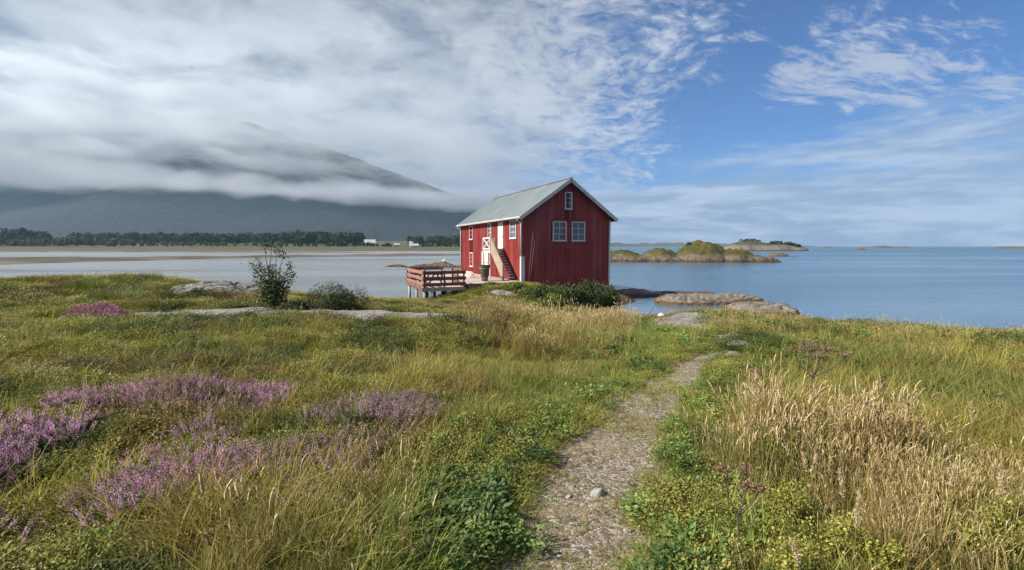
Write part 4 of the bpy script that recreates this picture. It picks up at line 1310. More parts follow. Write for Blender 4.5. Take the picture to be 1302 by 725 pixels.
def stalk_proto(name, seed, n, h, spread, mats, headlen=.10, headr=.0058, droop=.35, blades=6):
    """flowering grass: thin stalks that end in a plump, slightly nodding seed head"""
    rng = np.random.default_rng(seed)
    parts = []
    for i in range(n):
        a = rng.uniform(0, 2 * math.pi); rr = spread * math.sqrt(rng.uniform())
        hh = h * rng.uniform(.65, 1.2); ln = rng.normal(0.16, .16); ph = rng.normal(0.4, 1.0)
        d = np.array([math.cos(ph), math.sin(ph), 0])
        root = np.array([rr * math.cos(a), rr * math.sin(a), -.02])
        P = [root + np.array([0, 0, hh * s_]) + d * hh * ln * s_ ** 2 for s_ in (0, .35, .7, 1.0)]
        rv = rng.uniform()
        for ang in (0.0, math.pi / 2):
            sd = np.array([math.cos(ang + a), math.sin(ang + a), 0])
            v, t = [], []
            for k, p in enumerate(P):
                wv = .0017 * (1.25 - .2 * k)
                v += [p - sd * wv, p + sd * wv]; t += [k / 3, k / 3]
            parts.append((v, [(0, 1, 3, 2), (2, 3, 5, 4), (4, 5, 7, 6)], 0, t, rv))
        if headlen > 0 and rng.uniform() < .62:
            hl = headlen * rng.uniform(.6, 1.4); hr = headr * rng.uniform(.7, 1.35)
            dr = droop * rng.uniform(0, 1.6)
            v, f, t = [], [], []
            L = 5
            for k in range(L + 1):
                s_ = k / L
                p = P[-1] + np.array([0, 0, hl * (s_ - .5 * dr * s_ * s_)]) + d * hl * dr * s_ ** 1.6
                rad = hr * (math.sin(math.pi * min(1, .12 + .9 * s_)) ** .7 + .04) * rng.uniform(.75, 1.25)
                for j in range(4):
                    an = j * math.pi / 2 + k * .6
                    v.append(p + np.array([math.cos(an), math.sin(an), .25 * rng.normal()]) * rad); t.append(1)
            for k in range(L):
                for j in range(4):
                    f.append((k * 4 + j, k * 4 + (j + 1) % 4, k * 4 + 4 + (j + 1) % 4, k * 4 + 4 + j))
            parts.append((v, f, 1, t, rng.uniform()))
            # loose spikelets
            v, f, t = [], [], []
            for k in range(9):
                s_ = rng.uniform(.05, .95)
                p = P[-1] + np.array([0, 0, hl * (s_ - .5 * dr * s_ * s_)]) + d * hl * dr * s_ ** 1.6
                o_ = rng.normal(size=3); o_ /= np.linalg.norm(o_); o_[2] = abs(o_[2]) * .6 + .5
                e = p + o_ * hr * 2.0; sd = np.cross(o_, rng.normal(size=3)) * hr * .35
                b = len(v); v += [p - sd, p + sd, e]; f.append((b, b + 1, b + 2)); t += [1, 1, 1]
            parts.append((v, f, 1, t, rng.uniform()))
    for i in range(blades):
        a = rng.uniform(0, 2 * math.pi); rr = spread * math.sqrt(rng.uniform())
        parts.append(blade_part(rng, (rr * math.cos(a), rr * math.sin(a), -.02), h * rng.uniform(.3, .75), .006, rng.uniform(0, 6.28), rng.uniform(.2, .9), 0))
    return proto_mesh(name, parts, mats)

def heather_proto(name, seed, n, h, spread, mats, bloom=1.0):
    rng = np.random.default_rng(seed)
    parts = []
    for i in range(n):
        a = rng.uniform(0, 2 * math.pi); rr = spread * math.sqrt(rng.uniform())
        hh = h * rng.uniform(.6, 1.15)
        ph = a + rng.normal() * .5; ln = .25 * rr / spread + rng.uniform(0, .35)
        d = np.array([math.cos(ph), math.sin(ph), 0])
        root = np.array([rr * math.cos(a), rr * math.sin(a), -.03])
        pos = lambda s_: root + np.array([0, 0, hh * s_]) + d * hh * ln * s_ ** 1.5
        fl = rng.uniform() < bloom
        s0 = rng.uniform(.45, .65) if fl else 1.0
        v, f, t = [], [], []
        for k in range(26):                        # scale leaves
            s_ = rng.uniform(.05, s0)
            p = pos(s_); o_ = rng.normal(size=3); o_[2] = abs(o_[2]) + .3; o_ /= np.linalg.norm(o_)
            sd = np.cross(o_, rng.normal(size=3)); sd /= np.linalg.norm(sd) + 1e-9
            l_ = .022 * rng.uniform(.6, 1.4); b = len(v)
            v += [p - sd * .0035, p + sd * .0035, p + o_ * l_]; f.append((b, b + 1, b + 2)); t += [0, 0, 1]
        parts.append((v, f, 0, t, rng.uniform()))
        if fl:
            v, f, t = [], [], []
            for k in range(22):
                s_ = s0 + (1 - s0) * k / 21
                p = pos(s_); an = k * 2.4 + rng.uniform(-.3, .3)
                o_ = np.array([math.cos(an), math.sin(an), .25])
                sd = np.array([-o_[1], o_[0], .0]); up = np.array([0, 0, 1.])
                sz = .0075 * (1.15 - .5 * (k / 21)) * rng.uniform(.8, 1.25); e = p + o_ * .008
                b = len(v); v += [e - up * sz * .9, e + sd * sz * .7 + o_ * sz * .3, e + up * sz * .9, e - sd * sz * .7 + o_ * sz * .3]; f.append((b, b + 1, b + 2, b + 3)); t += [1] * 4
            parts.append((v, f, 1, t, rng.uniform()))
    return proto_mesh(name, parts, mats)

def leaf_quad(p, o_, nrm, l_, wd):
    sd = np.cross(o_, nrm); sd /= np.linalg.norm(sd) + 1e-9
    mid = p + o_ * l_ * .5 + nrm * l_ * .08
    return [p, mid + sd * wd * .5, p + o_ * l_, mid - sd * wd * .5]

def herb_proto(name, seed, n, h, spread, mats, size=.05):
    rng = np.random.default_rng(seed)
    v, parts = [], []
    for i in range(n):
        a = rng.uniform(0, 2 * math.pi); rr = spread * math.sqrt(rng.uniform())
        z = h * rng.uniform(.15, 1.0) * (1.1 - .6 * rr / spread)
        o_ = np.array([math.cos(a + rng.normal() * .6), math.sin(a + rng.normal() * .6), rng.uniform(-.3, .6)]); o_ /= np.linalg.norm(o_)
        nr = np.array([rng.normal() * .35, rng.normal() * .35, 1.0]); nr /= np.linalg.norm(nr)
        l_ = size * rng.uniform(.6, 1.4)
        q_ = leaf_quad(np.array([rr * math.cos(a), rr * math.sin(a), z]), o_, nr, l_, l_ * rng.uniform(.4, .6))
        parts.append((q_, [(0, 1, 2), (0, 2, 3)], 0, [0, .5, 1, .5], rng.uniform()))
    for i in range(5):
        a = rng.uniform(0, 6.28); rr = spread * .5 * rng.uniform()
        parts.append(blade_part(rng, (rr * math.cos(a), rr * math.sin(a), -.02), h * .9, .005, a, .3, 0))
    return proto_mesh(name, parts, mats)

def pebble_proto(name, seed, mat):
    rng = np.random.default_rng(seed)
    bm = bmesh.new(); bmesh.ops.create_icosphere(bm, subdivisions=1, radius=1)
    for v in bm.verts:
        v.co *= rng.uniform(.72, 1.15); v.co.z *= .62; v.co.x *= 1.25
    me = bpy.data.meshes.new(name); bm.to_mesh(me); bm.free(); me.materials.append(mat)
    return me

def library(name, meshes):
    c_ = bpy.data.collections.new(name)           # held outside the scene: only instanced
    for me in meshes:
        c_.objects.link(bpy.data.objects.new(me.name, me))
    return c_
def pebble_mat():
    m, t, b, o = principled('pebble_stone')
    a = t.node('ShaderNodeAttribute', attribute_type='INSTANCER', attribute_name='tint').outputs['Vector']
    n = t.noise(objpos(t), 3, 4)
    t.put(b.inputs['Base Color'], t.vmath('SCALE', a, t.smooth(n, .3, .7, .8, 1.15)))
    b.inputs['Roughness'].default_value = .85
    return m
LIB = {
    'short': library('lib_short', [tuft_proto('short_%d' % i, 10 + i, 26, .13, .06, .0065, .55, [M['blade']]) for i in range(5)]),
    'long': library('lib_long', [tuft_proto('long_%d' % i, 30 + i, 20, .34, .06, .0075, .75, [M['blade']]) for i in range(5)]),
    'straw': library('lib_straw', [stalk_proto('straw_%d' % i, 50 + i, 9, .62, .09, [M['straw'], M['seedhead']]) for i in range(6)]),
    'fine': library('lib_fine', [stalk_proto('fine_%d' % i, 70 + i, 13, .42, .10, [M['straw'], M['seedhead']], .06, .0032, .5, 12) for i in range(5)]),
    'heather': library('lib_heather', [heather_proto('heather_%d' % i, 90 + i, 26, .20, .11, [M['heather_leaf'], M['heather_flower']], (.92, .65, .40, .8)[i]) for i in range(4)]),
    'herb': library('lib_herb', [herb_proto('herb_%d' % i, 110 + i, 80, .13, .10, [M['herb']], (.032, .024, .038, .018)[i]) for i in range(4)]),
    'mat': library('lib_mat', [herb_proto('mat_%d' % i, 130 + i, 210, .09, .15, [M['herb']], .017) for i in range(4)]),
    'pebble': library('lib_pebble', [pebble_proto('pebble_%d' % i, 150 + i, pebble_mat() if i == 0 else bpy.data.materials['pebble_stone']) for i in range(5)]),
}
LIBN = {k: len(v.objects) for k, v in LIB.items()}

def scatter_tree(coll):
    g = bpy.data.node_groups.new('scatter_' + coll.name, 'GeometryNodeTree')
    g.interface.new_socket('Geometry', in_out='INPUT', socket_type='NodeSocketGeometry')
    g.interface.new_socket('Geometry', in_out='OUTPUT', socket_type='NodeSocketGeometry')
    gi = g.nodes.new('NodeGroupInput'); go = g.nodes.new('NodeGroupOutput')
    ci = g.nodes.new('GeometryNodeCollectionInfo'); ci.inputs[0].default_value = coll
    ci.inputs['Separate Children'].default_value = True; ci.inputs['Reset Children'].default_value = True
    def attr(nm, ty):
        a = g.nodes.new('GeometryNodeInputNamedAttribute'); a.data_type = ty; a.inputs[0].default_value = nm
        return a.outputs[0]
    ip = g.nodes.new('GeometryNodeInstanceOnPoints')
    e2r = g.nodes.new('FunctionNodeEulerToRotation')
    L = g.links.new
    L(gi.outputs[0], ip.inputs['Points']); L(ci.outputs[0], ip.inputs['Instance'])
    ip.inputs['Pick Instance'].default_value = True
    L(attr('idx', 'INT'), ip.inputs['Instance Index'])
    L(attr('rot', 'FLOAT_VECTOR'), e2r.inputs[0]); L(e2r.outputs[0], ip.inputs['Rotation'])
    L(attr('scl', 'FLOAT_VECTOR'), ip.inputs['Scale'])
    L(ip.outputs[0], go.inputs[0])
    return g
TREES = {k: scatter_tree(c_) for k, c_ in LIB.items()}

def scatter(name, lib, P, rot, scl, tint, label, cat, seed):
    rng = np.random.default_rng(seed)
    n = len(P)
    me = bpy.data.meshes.new(name)
    me.vertices.add(n); me.vertices.foreach_set('co', P.astype(np.float32).ravel())
    for nm, ty, dat in (('rot', 'FLOAT_VECTOR', rot), ('scl', 'FLOAT_VECTOR', scl), ('tint', 'FLOAT_VECTOR', tint)):
        a = me.attributes.new(nm, ty, 'POINT'); a.data.foreach_set('vector', np.asarray(dat, np.float32).ravel())
    a = me.attributes.new('idx', 'INT', 'POINT'); a.data.foreach_set('value', rng.integers(0, LIBN[lib], n).astype(np.int32))
    me.update()
    o = link_mesh(name, me)
    md = o.modifiers.new('scatter', 'NODES'); md.node_group = TREES[lib]
    return tag(o, label, cat, kind='stuff')

# ------------------------------------------------------------------ where things grow
def zone(px_pts):
    return np.array([ground_at(px, py).xy[:] for px, py in px_pts])
def inside(x, y, poly):
    res = np.zeros(x.shape, bool)
    n = len(poly)
    for i in range(n):
        x0, y0 = poly[i]; x1, y1 = poly[(i + 1) % n]
        c_ = ((y0 > y) != (y1 > y)) & (x < (x1 - x0) * (y - y0) / (y1 - y0 + 1e-12) + x0)
        res ^= c_
    return res
def soft_inside(x, y, poly, wob=0.35, seed=0):
    wx = (fbm(x * 1.3, y * 1.3, 200 + seed, 3) - .5) * 2 * wob
    wy = (fbm(x * 1.3 + 40, y * 1.3, 230 + seed, 3) - .5) * 2 * wob
    return inside(x + wx, y + wy, poly)

Z_HEATHER = zone([(-200, 590), (-20, 555), (50, 540), (120, 520), (220, 500), (300, 488), (345, 492), (370, 506), (330, 532), (290, 548), (250, 566), (315, 592), (310, 622), (210, 655), (110, 680), (40, 700), (-160, 700)])
Z_HEATHER2 = zone([(420, 502), (520, 492), (545, 535), (535, 580), (470, 600), (435, 625), (425, 660), (325, 675), (318, 635), (340, 580), (395, 540)])
Z_HEATHER3 = zone([(-60, 492), (0, 484), (50, 486), (70, 498), (20, 508), (-60, 512)])
Z_HEATHER4 = zone([(1180, 478), (1300, 470), (1420, 500), (1420, 560), (1300, 560), (1220, 540), (1170, 510)])
Z_STRAW_R = zone([(905, 640), (935, 560), (958, 490), (985, 450), (1050, 440), (1150, 452), (1330, 470), (1500, 520), (1500, 760), (1180, 740), (1130, 650), (1000, 640)])
Z_STRAW_C = zone([(630, 402), (700, 388), (790, 388), (806, 410), (796, 440), (745, 452), (690, 462), (630, 446), (590, 420)])
Z_STRAW_L = zone([(300, 760), (315, 655), (400, 605), (480, 592), (565, 615), (570, 680), (520, 760)])
Z_HERB = zone([(495, 760), (490, 690), (540, 640), (610, 640), (640, 690), (600, 760)])
Z_BARE = zone([(805, 418), (870, 412), (910, 420), (930, 440), (890, 446), (830, 442), (800, 436)])

def cull(x, y):
    return (np.abs(x) < 1.32 * y + 2.6) & (y > 0.2)
def slots(n, rmax, seed, falloff=1.0, rmin=0.8):
    """candidate spots thinning out with distance from the viewpoint"""
    rng = np.random.default_rng(seed)
    # radial density ~ r^(1-falloff)
    e = 2 - falloff
    u = rng.uniform(size=n)
    r = (rmin ** e + u * (rmax ** e - rmin ** e)) ** (1 / e)
    a = rng.uniform(R(32), R(148), n)
    x, y = r * np.cos(a), r * np.sin(a)
    k = cull(x, y)
    return x[k], y[k]
def free(x, y, path_k=1.0):
    d, wd = poly_dist(x, y, GRAVEL_LINE)
    jag = 0.25 + 1.7 * fbm(x * 3.4, y * 3.4, 77, 4)
    ok = d > wd * jag * path_k
    for rx0, ry0, ra, rb, rot in ROCKS:
        ca, sa = math.cos(rot), math.sin(rot)
        u = ((x - rx0) * ca + (y - ry0) * sa) / ra; v = (-(x - rx0) * sa + (y - ry0) * ca) / rb
        ok &= (np.abs(u) ** 2.4 + np.abs(v) ** 2.4) > 0.8 + 0.5 * (fbm(x * 4, y * 4, 88, 2) - .5)
    hx, hy = (x - HOUSE.x) * E1.x + (y - HOUSE.y) * E1.y, (x - HOUSE.x) * E2.x + (y - HOUSE.y) * E2.y
    ok &= ~((hx > -.1) & (hx < WID + .1) & (hy > -.05) & (hy < LEN + .2))
    ok &= ~((hx > -5.4) & (hx < 0) & (hy > -.9) & (hy < LEN + 1))
    return ok
def rock_trim(x, y):
    k = np.ones(x.shape)
    for rx0, ry0, ra, rb, rot in ROCKS:
        ca, sa = math.cos(rot), math.sin(rot)
        u = ((x - rx0) * ca + (y - ry0) * sa); v = (-(x - rx0) * sa + (y - ry0) * ca)
        dd = np.hypot(np.maximum(np.abs(u) - ra, 0), np.maximum(np.abs(v) - rb, 0))
        k = np.minimum(k, .30 + .70 * sstep(dd, 0.1, 1.9))
    return k
def spin(n, seed, tilt=0.15):
    rng = np.random.default_rng(seed)
    return np.stack([rng.normal(0, tilt, n), rng.normal(0, tilt, n), rng.uniform(0, 6.283, n)], 1)
def lerp3(a, b, t):
    return np.asarray(a)[None, :] * (1 - t[:, None]) + np.asarray(b)[None, :] * t[:, None]
def far_grow(x, y):
    return np.clip(np.hypot(x, y) / 7.0, 1.0, 3.2)

def heath_tint(x, y, seed=0):
    """colour of the heath grass: olive, yellow-green, rusty by patches"""
    n1 = fbm(x * .55, y * .55, 300 + seed, 4); n2 = fbm(x * 1.7, y * 1.7, 320 + seed, 3); n3 = fbm(x * 5, y * 5, 340 + seed, 2)
    c_ = lerp3((0.13, 0.165, 0.036), (0.29, 0.265, 0.060), sstep(n1 + (n3 - .5) * .3, .36, .62))
    c_ = c_ * (1 - .7 * sstep(n2, .56, .72))[:, None] + np.array((0.26, 0.165, 0.06))[None] * (.7 * sstep(n2, .56, .72))[:, None]
    d, wd = poly_dist(x, y, GRAVEL_LINE)
    d2, _ = poly_dist(x, y, TRACK_LINE)
    k = (1 - sstep(np.minimum(d - wd, d2 - .8), .25, 1.6)) * .85
    c_ = c_ * (1 - k)[:, None] + lerp3((0.14, 0.225, 0.036), (0.25, 0.285, 0.058), n3) * k[:, None]
    return c_

# ground cover ---------------------------------------------------------
x, y = slots(125000, 34, 1001, 1.3)
z = height(x, y)
rng = np.random.default_rng(22)
creep = (rng.uniform(size=len(x)) < .18 + .5 * sstep(y, 4.2, 7.2)) & (fbm(x * 2.6, y * 2.6, 71, 3) > .47)
ok = (free(x, y) | (creep & free(x, y, 0.0))) & (z > 0.45)
inhe = soft_inside(x, y, Z_HEATHER, .3, 1) | soft_inside(x, y, Z_HEATHER2, .3, 2)
rng = np.random.default_rng(2)
ok &= ~(inhe & (rng.uniform(size=len(x)) < .72))
bare = soft_inside(x, y, Z_BARE, .3, 9)
ok &= ~(bare & (fbm(x * 1.1, y * 1.1, 66, 3) < .44))
x, y, z = x[ok], y[ok], z[ok]
d, wd = poly_dist(x, y, GRAVEL_LINE)
d2, _ = poly_dist(x, y, TRACK_LINE)
trim = .42 + .58 * sstep(np.minimum(d - wd, d2 - .5), .0, .9)
trim *= .45 + 1.15 * fbm(x * 1.3, y * 1.3, 72, 3)
s_ = far_grow(x, y)
trim *= np.where((x < -1.5) | (y > 8), .52, 1.0) * rock_trim(x, y)
sc = np.stack([s_ * 1.05, s_ * 1.05, trim * (.95 + .10 * s_)], 1) * rng.uniform(.75, 1.25, len(x))[:, None]
scatter('grass', 'short', np.stack([x, y, z], 1), spin(len(x), 3, .2), sc, heath_tint(x, y), 'short olive and yellow green grass covering the heath', 'grass', 4)

# longer arching grass
x, y = slots(60000, 32, 1002, 1.0)
z = height(x, y); ok = free(x, y, 1.25) & (z > 0.55)
n1 = fbm(x * .7, y * .7, 400, 4)
d, wd = poly_dist(x, y, GRAVEL_LINE)
rt = soft_inside(x, y, Z_STRAW_R, .3, 4); ct = soft_inside(x, y, Z_STRAW_C, .4, 5); lt = soft_inside(x, y, Z_STRAW_L, .3, 6)
prob = .04 + .38 * sstep(n1, .51, .66) * np.where((x < -1.5) & (y > 5), .25, 1.0) + .5 * rt + .40 * ct + .25 * lt
prob *= rock_trim(x, y) ** 2 * (1 - .8 * sstep(y, 7.5, 10) * (1 - ct))
prob *= sstep(d - wd, .15, .75)
prob *= np.where(inside(x, y, Z_HEATHER), .25, 1.0) * np.where(soft_inside(x, y, Z_BARE, .2, 3), .05, 1)
rng = np.random.default_rng(5)
ok &= rng.uniform(size=len(x)) < prob
x, y, z = x[ok], y[ok], z[ok]
s_ = np.clip(np.hypot(x, y) / 8, 1, 1.25) * rng.uniform(.6, 1.2, len(x))
tint = heath_tint(x, y, 5) * 1.08
scatter('long_grass', 'long', np.stack([x, y, z], 1), spin(len(x), 6, .16), np.stack([s_, s_, s_ * .92], 1), tint, 'longer arching grass tufts among the short turf', 'grass', 7)

# straw coloured flowering grass
def straw(name, n, rmax, seed, poly, lib, hs, label, keep=1.0, tintA=(0.42, 0.31, 0.14), tintB=(0.20, 0.21, 0.06), patch=.42, fall=1.0):
    x, y = slots(n, rmax, seed, fall)
    ok = free(x, y, 1.4) & soft_inside(x, y, poly, .35, seed % 50)
    pd_, pw_ = poly_dist(x, y, GRAVEL_LINE)
    ok &= pd_ - pw_ > .30 + .5 * fbm(x * 2, y * 2, seed + 31, 2)
    z = height(x, y); ok &= z > .6
    pn = fbm(x * 1.2, y * 1.2, seed + 2, 3)
    rng = np.random.default_rng(seed)
    ok &= (rng.uniform(size=len(x)) < keep * sstep(pn, patch - .14, patch + .12))
    x, y, z, pn = x[ok], y[ok], z[ok], pn[ok]
    s_ = rng.uniform(.7, 1.2, len(x)) * hs * (.55 + .75 * sstep(fbm(x * .8 + 7, y * .8, seed + 9, 3), .3, .7))
    g = np.clip(np.hypot(x, y) / 8, 1, 2.0)
    t = np.clip(fbm(x * 2, y * 2, seed + 5, 2) * 1.6 - .4 + rng.normal(0, .2, len(x)), 0, 1)
    return scatter(name, lib, np.stack([x, y, z], 1), spin(len(x), seed + 1, .10), np.stack([s_ * g, s_ * g, s_], 1), lerp3(tintA, tintB, t), label, 'grass', seed)
straw('straw_grass', 21000, 14, 1101, Z_STRAW_R, 'straw', .98, 'tall straw coloured grass with plump seed heads beside the path', .12, patch=.50)
straw('straw_grass', 9000, 9, 1102, Z_STRAW_R, 'fine', 1.1, 'finer pale grass stems mixed into the tall straw grass', .5, patch=.44, tintA=(.40, .29, .14))
straw('straw_grass', 42000, 20, 1103, Z_STRAW_C, 'fine', .92, 'golden dry grass belt in front of the boathouse', .5, tintA=(.38, .27, .11), patch=.36, fall=.8)
straw('straw_grass', 12000, 20, 1104, Z_STRAW_C, 'straw', .8, 'taller dry seed heads standing in the golden grass belt', .35, patch=.4, fall=.8)
straw('straw_grass', 9000, 4.2, 1105, Z_STRAW_L, 'straw', .70, 'dry tan grass clump below the heather', .5, patch=.34)
straw('straw_grass', 6000, 4.2, 1106, Z_STRAW_L, 'fine', .9, 'thin yellowish stems in the tan grass clump below the heather', .7, patch=.36)
Z_ALL = np.array([(-24, 1), (24, 1), (24, 32), (-24, 32)], float)
straw('straw_grass', 26000, 26, 1107, Z_ALL, 'fine', .62, 'scattered thin dry stems over the whole heath', .16, patch=.5)

# low leafy mats (crowberry and bilberry)
x, y = slots(70000, 26, 1201, 1.1)
z = height(x, y); ok = free(x, y, 1.5) & (z > .6)
n1 = fbm(x * .8, y * .8, 500, 4)
left = sstep(-x - .1 * y, -.3, 1.5)
he = soft_inside(x, y, Z_HEATHER, .35, 11) | soft_inside(x, y, Z_HEATHER2, .35, 12)
prob = (.42 + .5 * sstep(n1, .45, .6)) * (.3 + .7 * left) + .55 * he
prob *= np.where(soft_inside(x, y, Z_BARE, .2, 3), 0, 1)
rng = np.random.default_rng(9)
ok &= rng.uniform(size=len(x)) < prob
x, y, z, he = x[ok], y[ok], z[ok], he[ok]
s_ = np.clip(np.hypot(x, y) / 8, 1, 2.6) * rng.uniform(.7, 1.25, len(x))
t = fbm(x * 1.4, y * 1.4, 510, 3)
tint = lerp3((0.045, 0.07, 0.02), (0.23, 0.22, 0.055), sstep(t, .36, .58))
rust = sstep(fbm(x * .9 + 3, y * .9, 520, 3), .55, .68) * .7
d, wd = poly_dist(x, y, GRAVEL_LINE)
rust *= sstep(d - wd, .7, 1.6)
tint = tint * (1 - rust)[:, None] + np.array((.16, .10, .05))[None] * rust[:, None]
scatter('ground_cover', 'mat', np.stack([x, y, z], 1), spin(len(x), 10, .2), np.stack([s_, s_, rng.uniform(.8, 1.9, len(x)) * np.minimum(s_, 1.5)], 1), tint, 'low leafy dark green mats between the grasses', 'ground cover', 11)

# broad leaved weeds by the path
x, y = slots(26000, 14, 1301, 1.2)
z = height(x, y); ok = free(x, y, 1.15)
d, wd = poly_dist(x, y, GRAVEL_LINE)
prob = .30 * (1 - sstep(d - wd, .2, 1.6)) * sstep(fbm(x * 1.6, y * 1.6, 601, 3), .42, .6) + .85 * soft_inside(x, y, Z_HERB, .2, 21) + .22 * soft_inside(x, y, Z_STRAW_R, .2, 22) + .05
rng = np.random.default_rng(12)
ok &= rng.uniform(size=len(x)) < prob
x, y, z = x[ok], y[ok], z[ok]
s_ = rng.uniform(.6, 1.3, len(x)) * np.clip(np.hypot(x, y) / 8, 1, 1.6)
t = fbm(x * 1.4, y * 1.4, 610, 3)
tint = lerp3((0.065, 0.115, 0.034), (0.15, 0.22, 0.054), sstep(t, .36, .64))
scatter('weeds', 'herb', np.stack([x, y, z], 1), spin(len(x), 13, .2), np.stack([s_, s_, s_ * rng.uniform(.8, 1.6, len(x))], 1), tint, 'broad leaved green weeds along the path edges', 'weeds', 14)

# heather ---------------------------------------------------------------
def heather(polys, n, rmax, seed, keep, label, cA=(0.62, 0.36, 0.60), cB=(0.40, 0.23, 0.30), patch=.51, hs=1.0):
    x, y = slots(n, rmax, seed, 1.0)
    m_ = np.zeros(x.shape, bool)
    for k, p in enumerate(polys): m_ |= soft_inside(x, y, p, .22, seed % 40 + k)
    z = height(x, y)
    ok = free(x, y, 1.5) & m_
    # bloom in drifts that run across the slope
    pn = fbm(x * 1.35 + y * .7, y * 3.4 - x * 1.2, seed + 3, 4, .58)
    rng = np.random.default_rng(seed)
    ok &= rng.uniform(size=len(x)) < keep * sstep(pn, patch - .07, patch + .06)
    x, y, z, pn = x[ok], y[ok], z[ok], pn[ok]
    s_ = rng.uniform(.7, 1.15, len(x)) * hs
    t = np.clip(fbm(x * 2.2, y * 2.2, seed + 8, 3) * 2 - .55 + rng.normal(0, .28, len(x)), 0, 1)
    return scatter('heather', 'heather', np.stack([x, y, z], 1), spin(len(x), seed + 1, .18), np.stack([s_, s_, s_], 1), lerp3(cA, cB, t), label, 'heather', seed)
heather([Z_HEATHER], 26000, 9, 1401, .95, 'large drift of blooming purple heather on the near slope')
heather([Z_HEATHER2], 14000, 8, 1402, .62, 'fading purple heather patches between the large drift and the path', (0.50, 0.32, 0.46), (0.25, 0.17, 0.19), .51)
heather([Z_HEATHER3], 22000, 10, 1403, .6, 'dull faded heather strip at the far edge of the near slope', (0.22, 0.14, 0.19), (0.15, 0.10, 0.10), .4)
heather([Z_HEATHER4], 12000, 9, 1404, .25, 'sparse faded heather behind the tall straw grass', (0.30, 0.17, 0.30), (0.17, 0.11, 0.12), .46)

# gravel
x, y = slots(60000, 9.5, 1501, 1.15, 1.2)
d, wd = poly_dist(x, y, GRAVEL_LINE)
rng = np.random.default_rng(15)
ok = (d < wd * (1.3 + .6 * (fbm(x * 3, y * 3, 77, 3) - .5))) & (rng.uniform(size=len(x)) < .12 + .88 * sstep(fbm(x * 2.1, y * 2.1, 78, 3), .40, .60))
x, y = x[ok], y[ok]
z = height(x, y) + .018
s_ = np.exp(rng.normal(math.log(.0062), .40, len(x)))
g = rng.uniform(.08, .38, len(x))
tint = 1.0 * g[:, None] * np.array((1.0, .88, .72))[None] * (1 + rng.normal(0, .05, (len(x), 3)))
scatter('gravel', 'pebble', np.stack([x, y, z], 1), np.stack([rng.uniform(-.4, .4, len(x)), rng.uniform(-.4, .4, len(x)), rng.uniform(0, 6.28, len(x))], 1), np.stack([s_, s_, s_], 1), np.clip(tint, .03, .6), 'loose grey gravel on the footpath', 'gravel', 16)
# dry grass litter lying on the path
x, y = slots(30000, 9.5, 1601, 1.1, 1.2)
d, wd = poly_dist(x, y, GRAVEL_LINE)
rng = np.random.default_rng(17)
ok = (d < wd * 1.9) & (rng.uniform(size=len(x)) < .30 + .6 * sstep(fbm(x * 1.8, y * 1.8, 79, 3), .45, .62))
x, y = x[ok], y[ok]; z = height(x, y) + .01
s_ = rng.uniform(.18, .5, len(x))
tint = lerp3((.30, .22, .11), (.10, .12, .035), np.clip(rng.normal(.25, .35, len(x)), 0, 1))
scatter('dry_grass', 'short', np.stack([x, y, z], 1), np.stack([rng.normal(0, .9, len(x)), rng.normal(0, .9, len(x)), rng.uniform(0, 6.28, len(x))], 1), np.stack([s_, s_, s_], 1), tint, 'dry grass litter and tiny tufts on the gravel', 'grass', 18)

# ================================================================== single plants
def leafmat(name, a, b_, rough=.6, trans=.2):
    m = leafy(name, rough, trans, False, a, vary=.45)
    return m
JUN = leafmat('juniper_needles', (0.045, 0.06, 0.024), None, .75, .1)
SHR = leafmat('shrub_leaf', (0.06, 0.085, 0.032), None, .5, .25)
BSH = leafmat('bush_leaf', (0.05, 0.072, 0.028), None, .6, .2)
GRN = leafmat('fresh_green_leaf', (0.12, 0.16, 0.04), None, .6, .3)
YEL = leafmat('yellow_green_leaf', (0.27, 0.27, 0.06), None, .6, .3)
RSH = leafmat('rush_blade', (0.12, 0.155, 0.045), None, .6, .25)
BRW = leafmat('dry_umbel', (0.19, 0.125, 0.075), None, .9, .1)

def leaves_at(rng, P, size, up=.3, aspect=.5):
    n = len(P)
    o_ = rng.normal(size=(n, 3)); o_[:, 2] += up; o_ /= np.linalg.norm(o_, axis=1)[:, None]
    nr = rng.normal(size=(n, 3)); nr[:, 2] += .6
    sd = np.cross(o_, nr); sd /= np.linalg.norm(sd, axis=1)[:, None] + 1e-9
    l_ = size * rng.uniform(.6, 1.4, n)[:, None]
    mid = P + o_ * l_ * .5
    return np.stack([P, mid + sd * l_ * aspect * .5, P + o_ * l_, mid - sd * l_ * aspect * .5], 1)

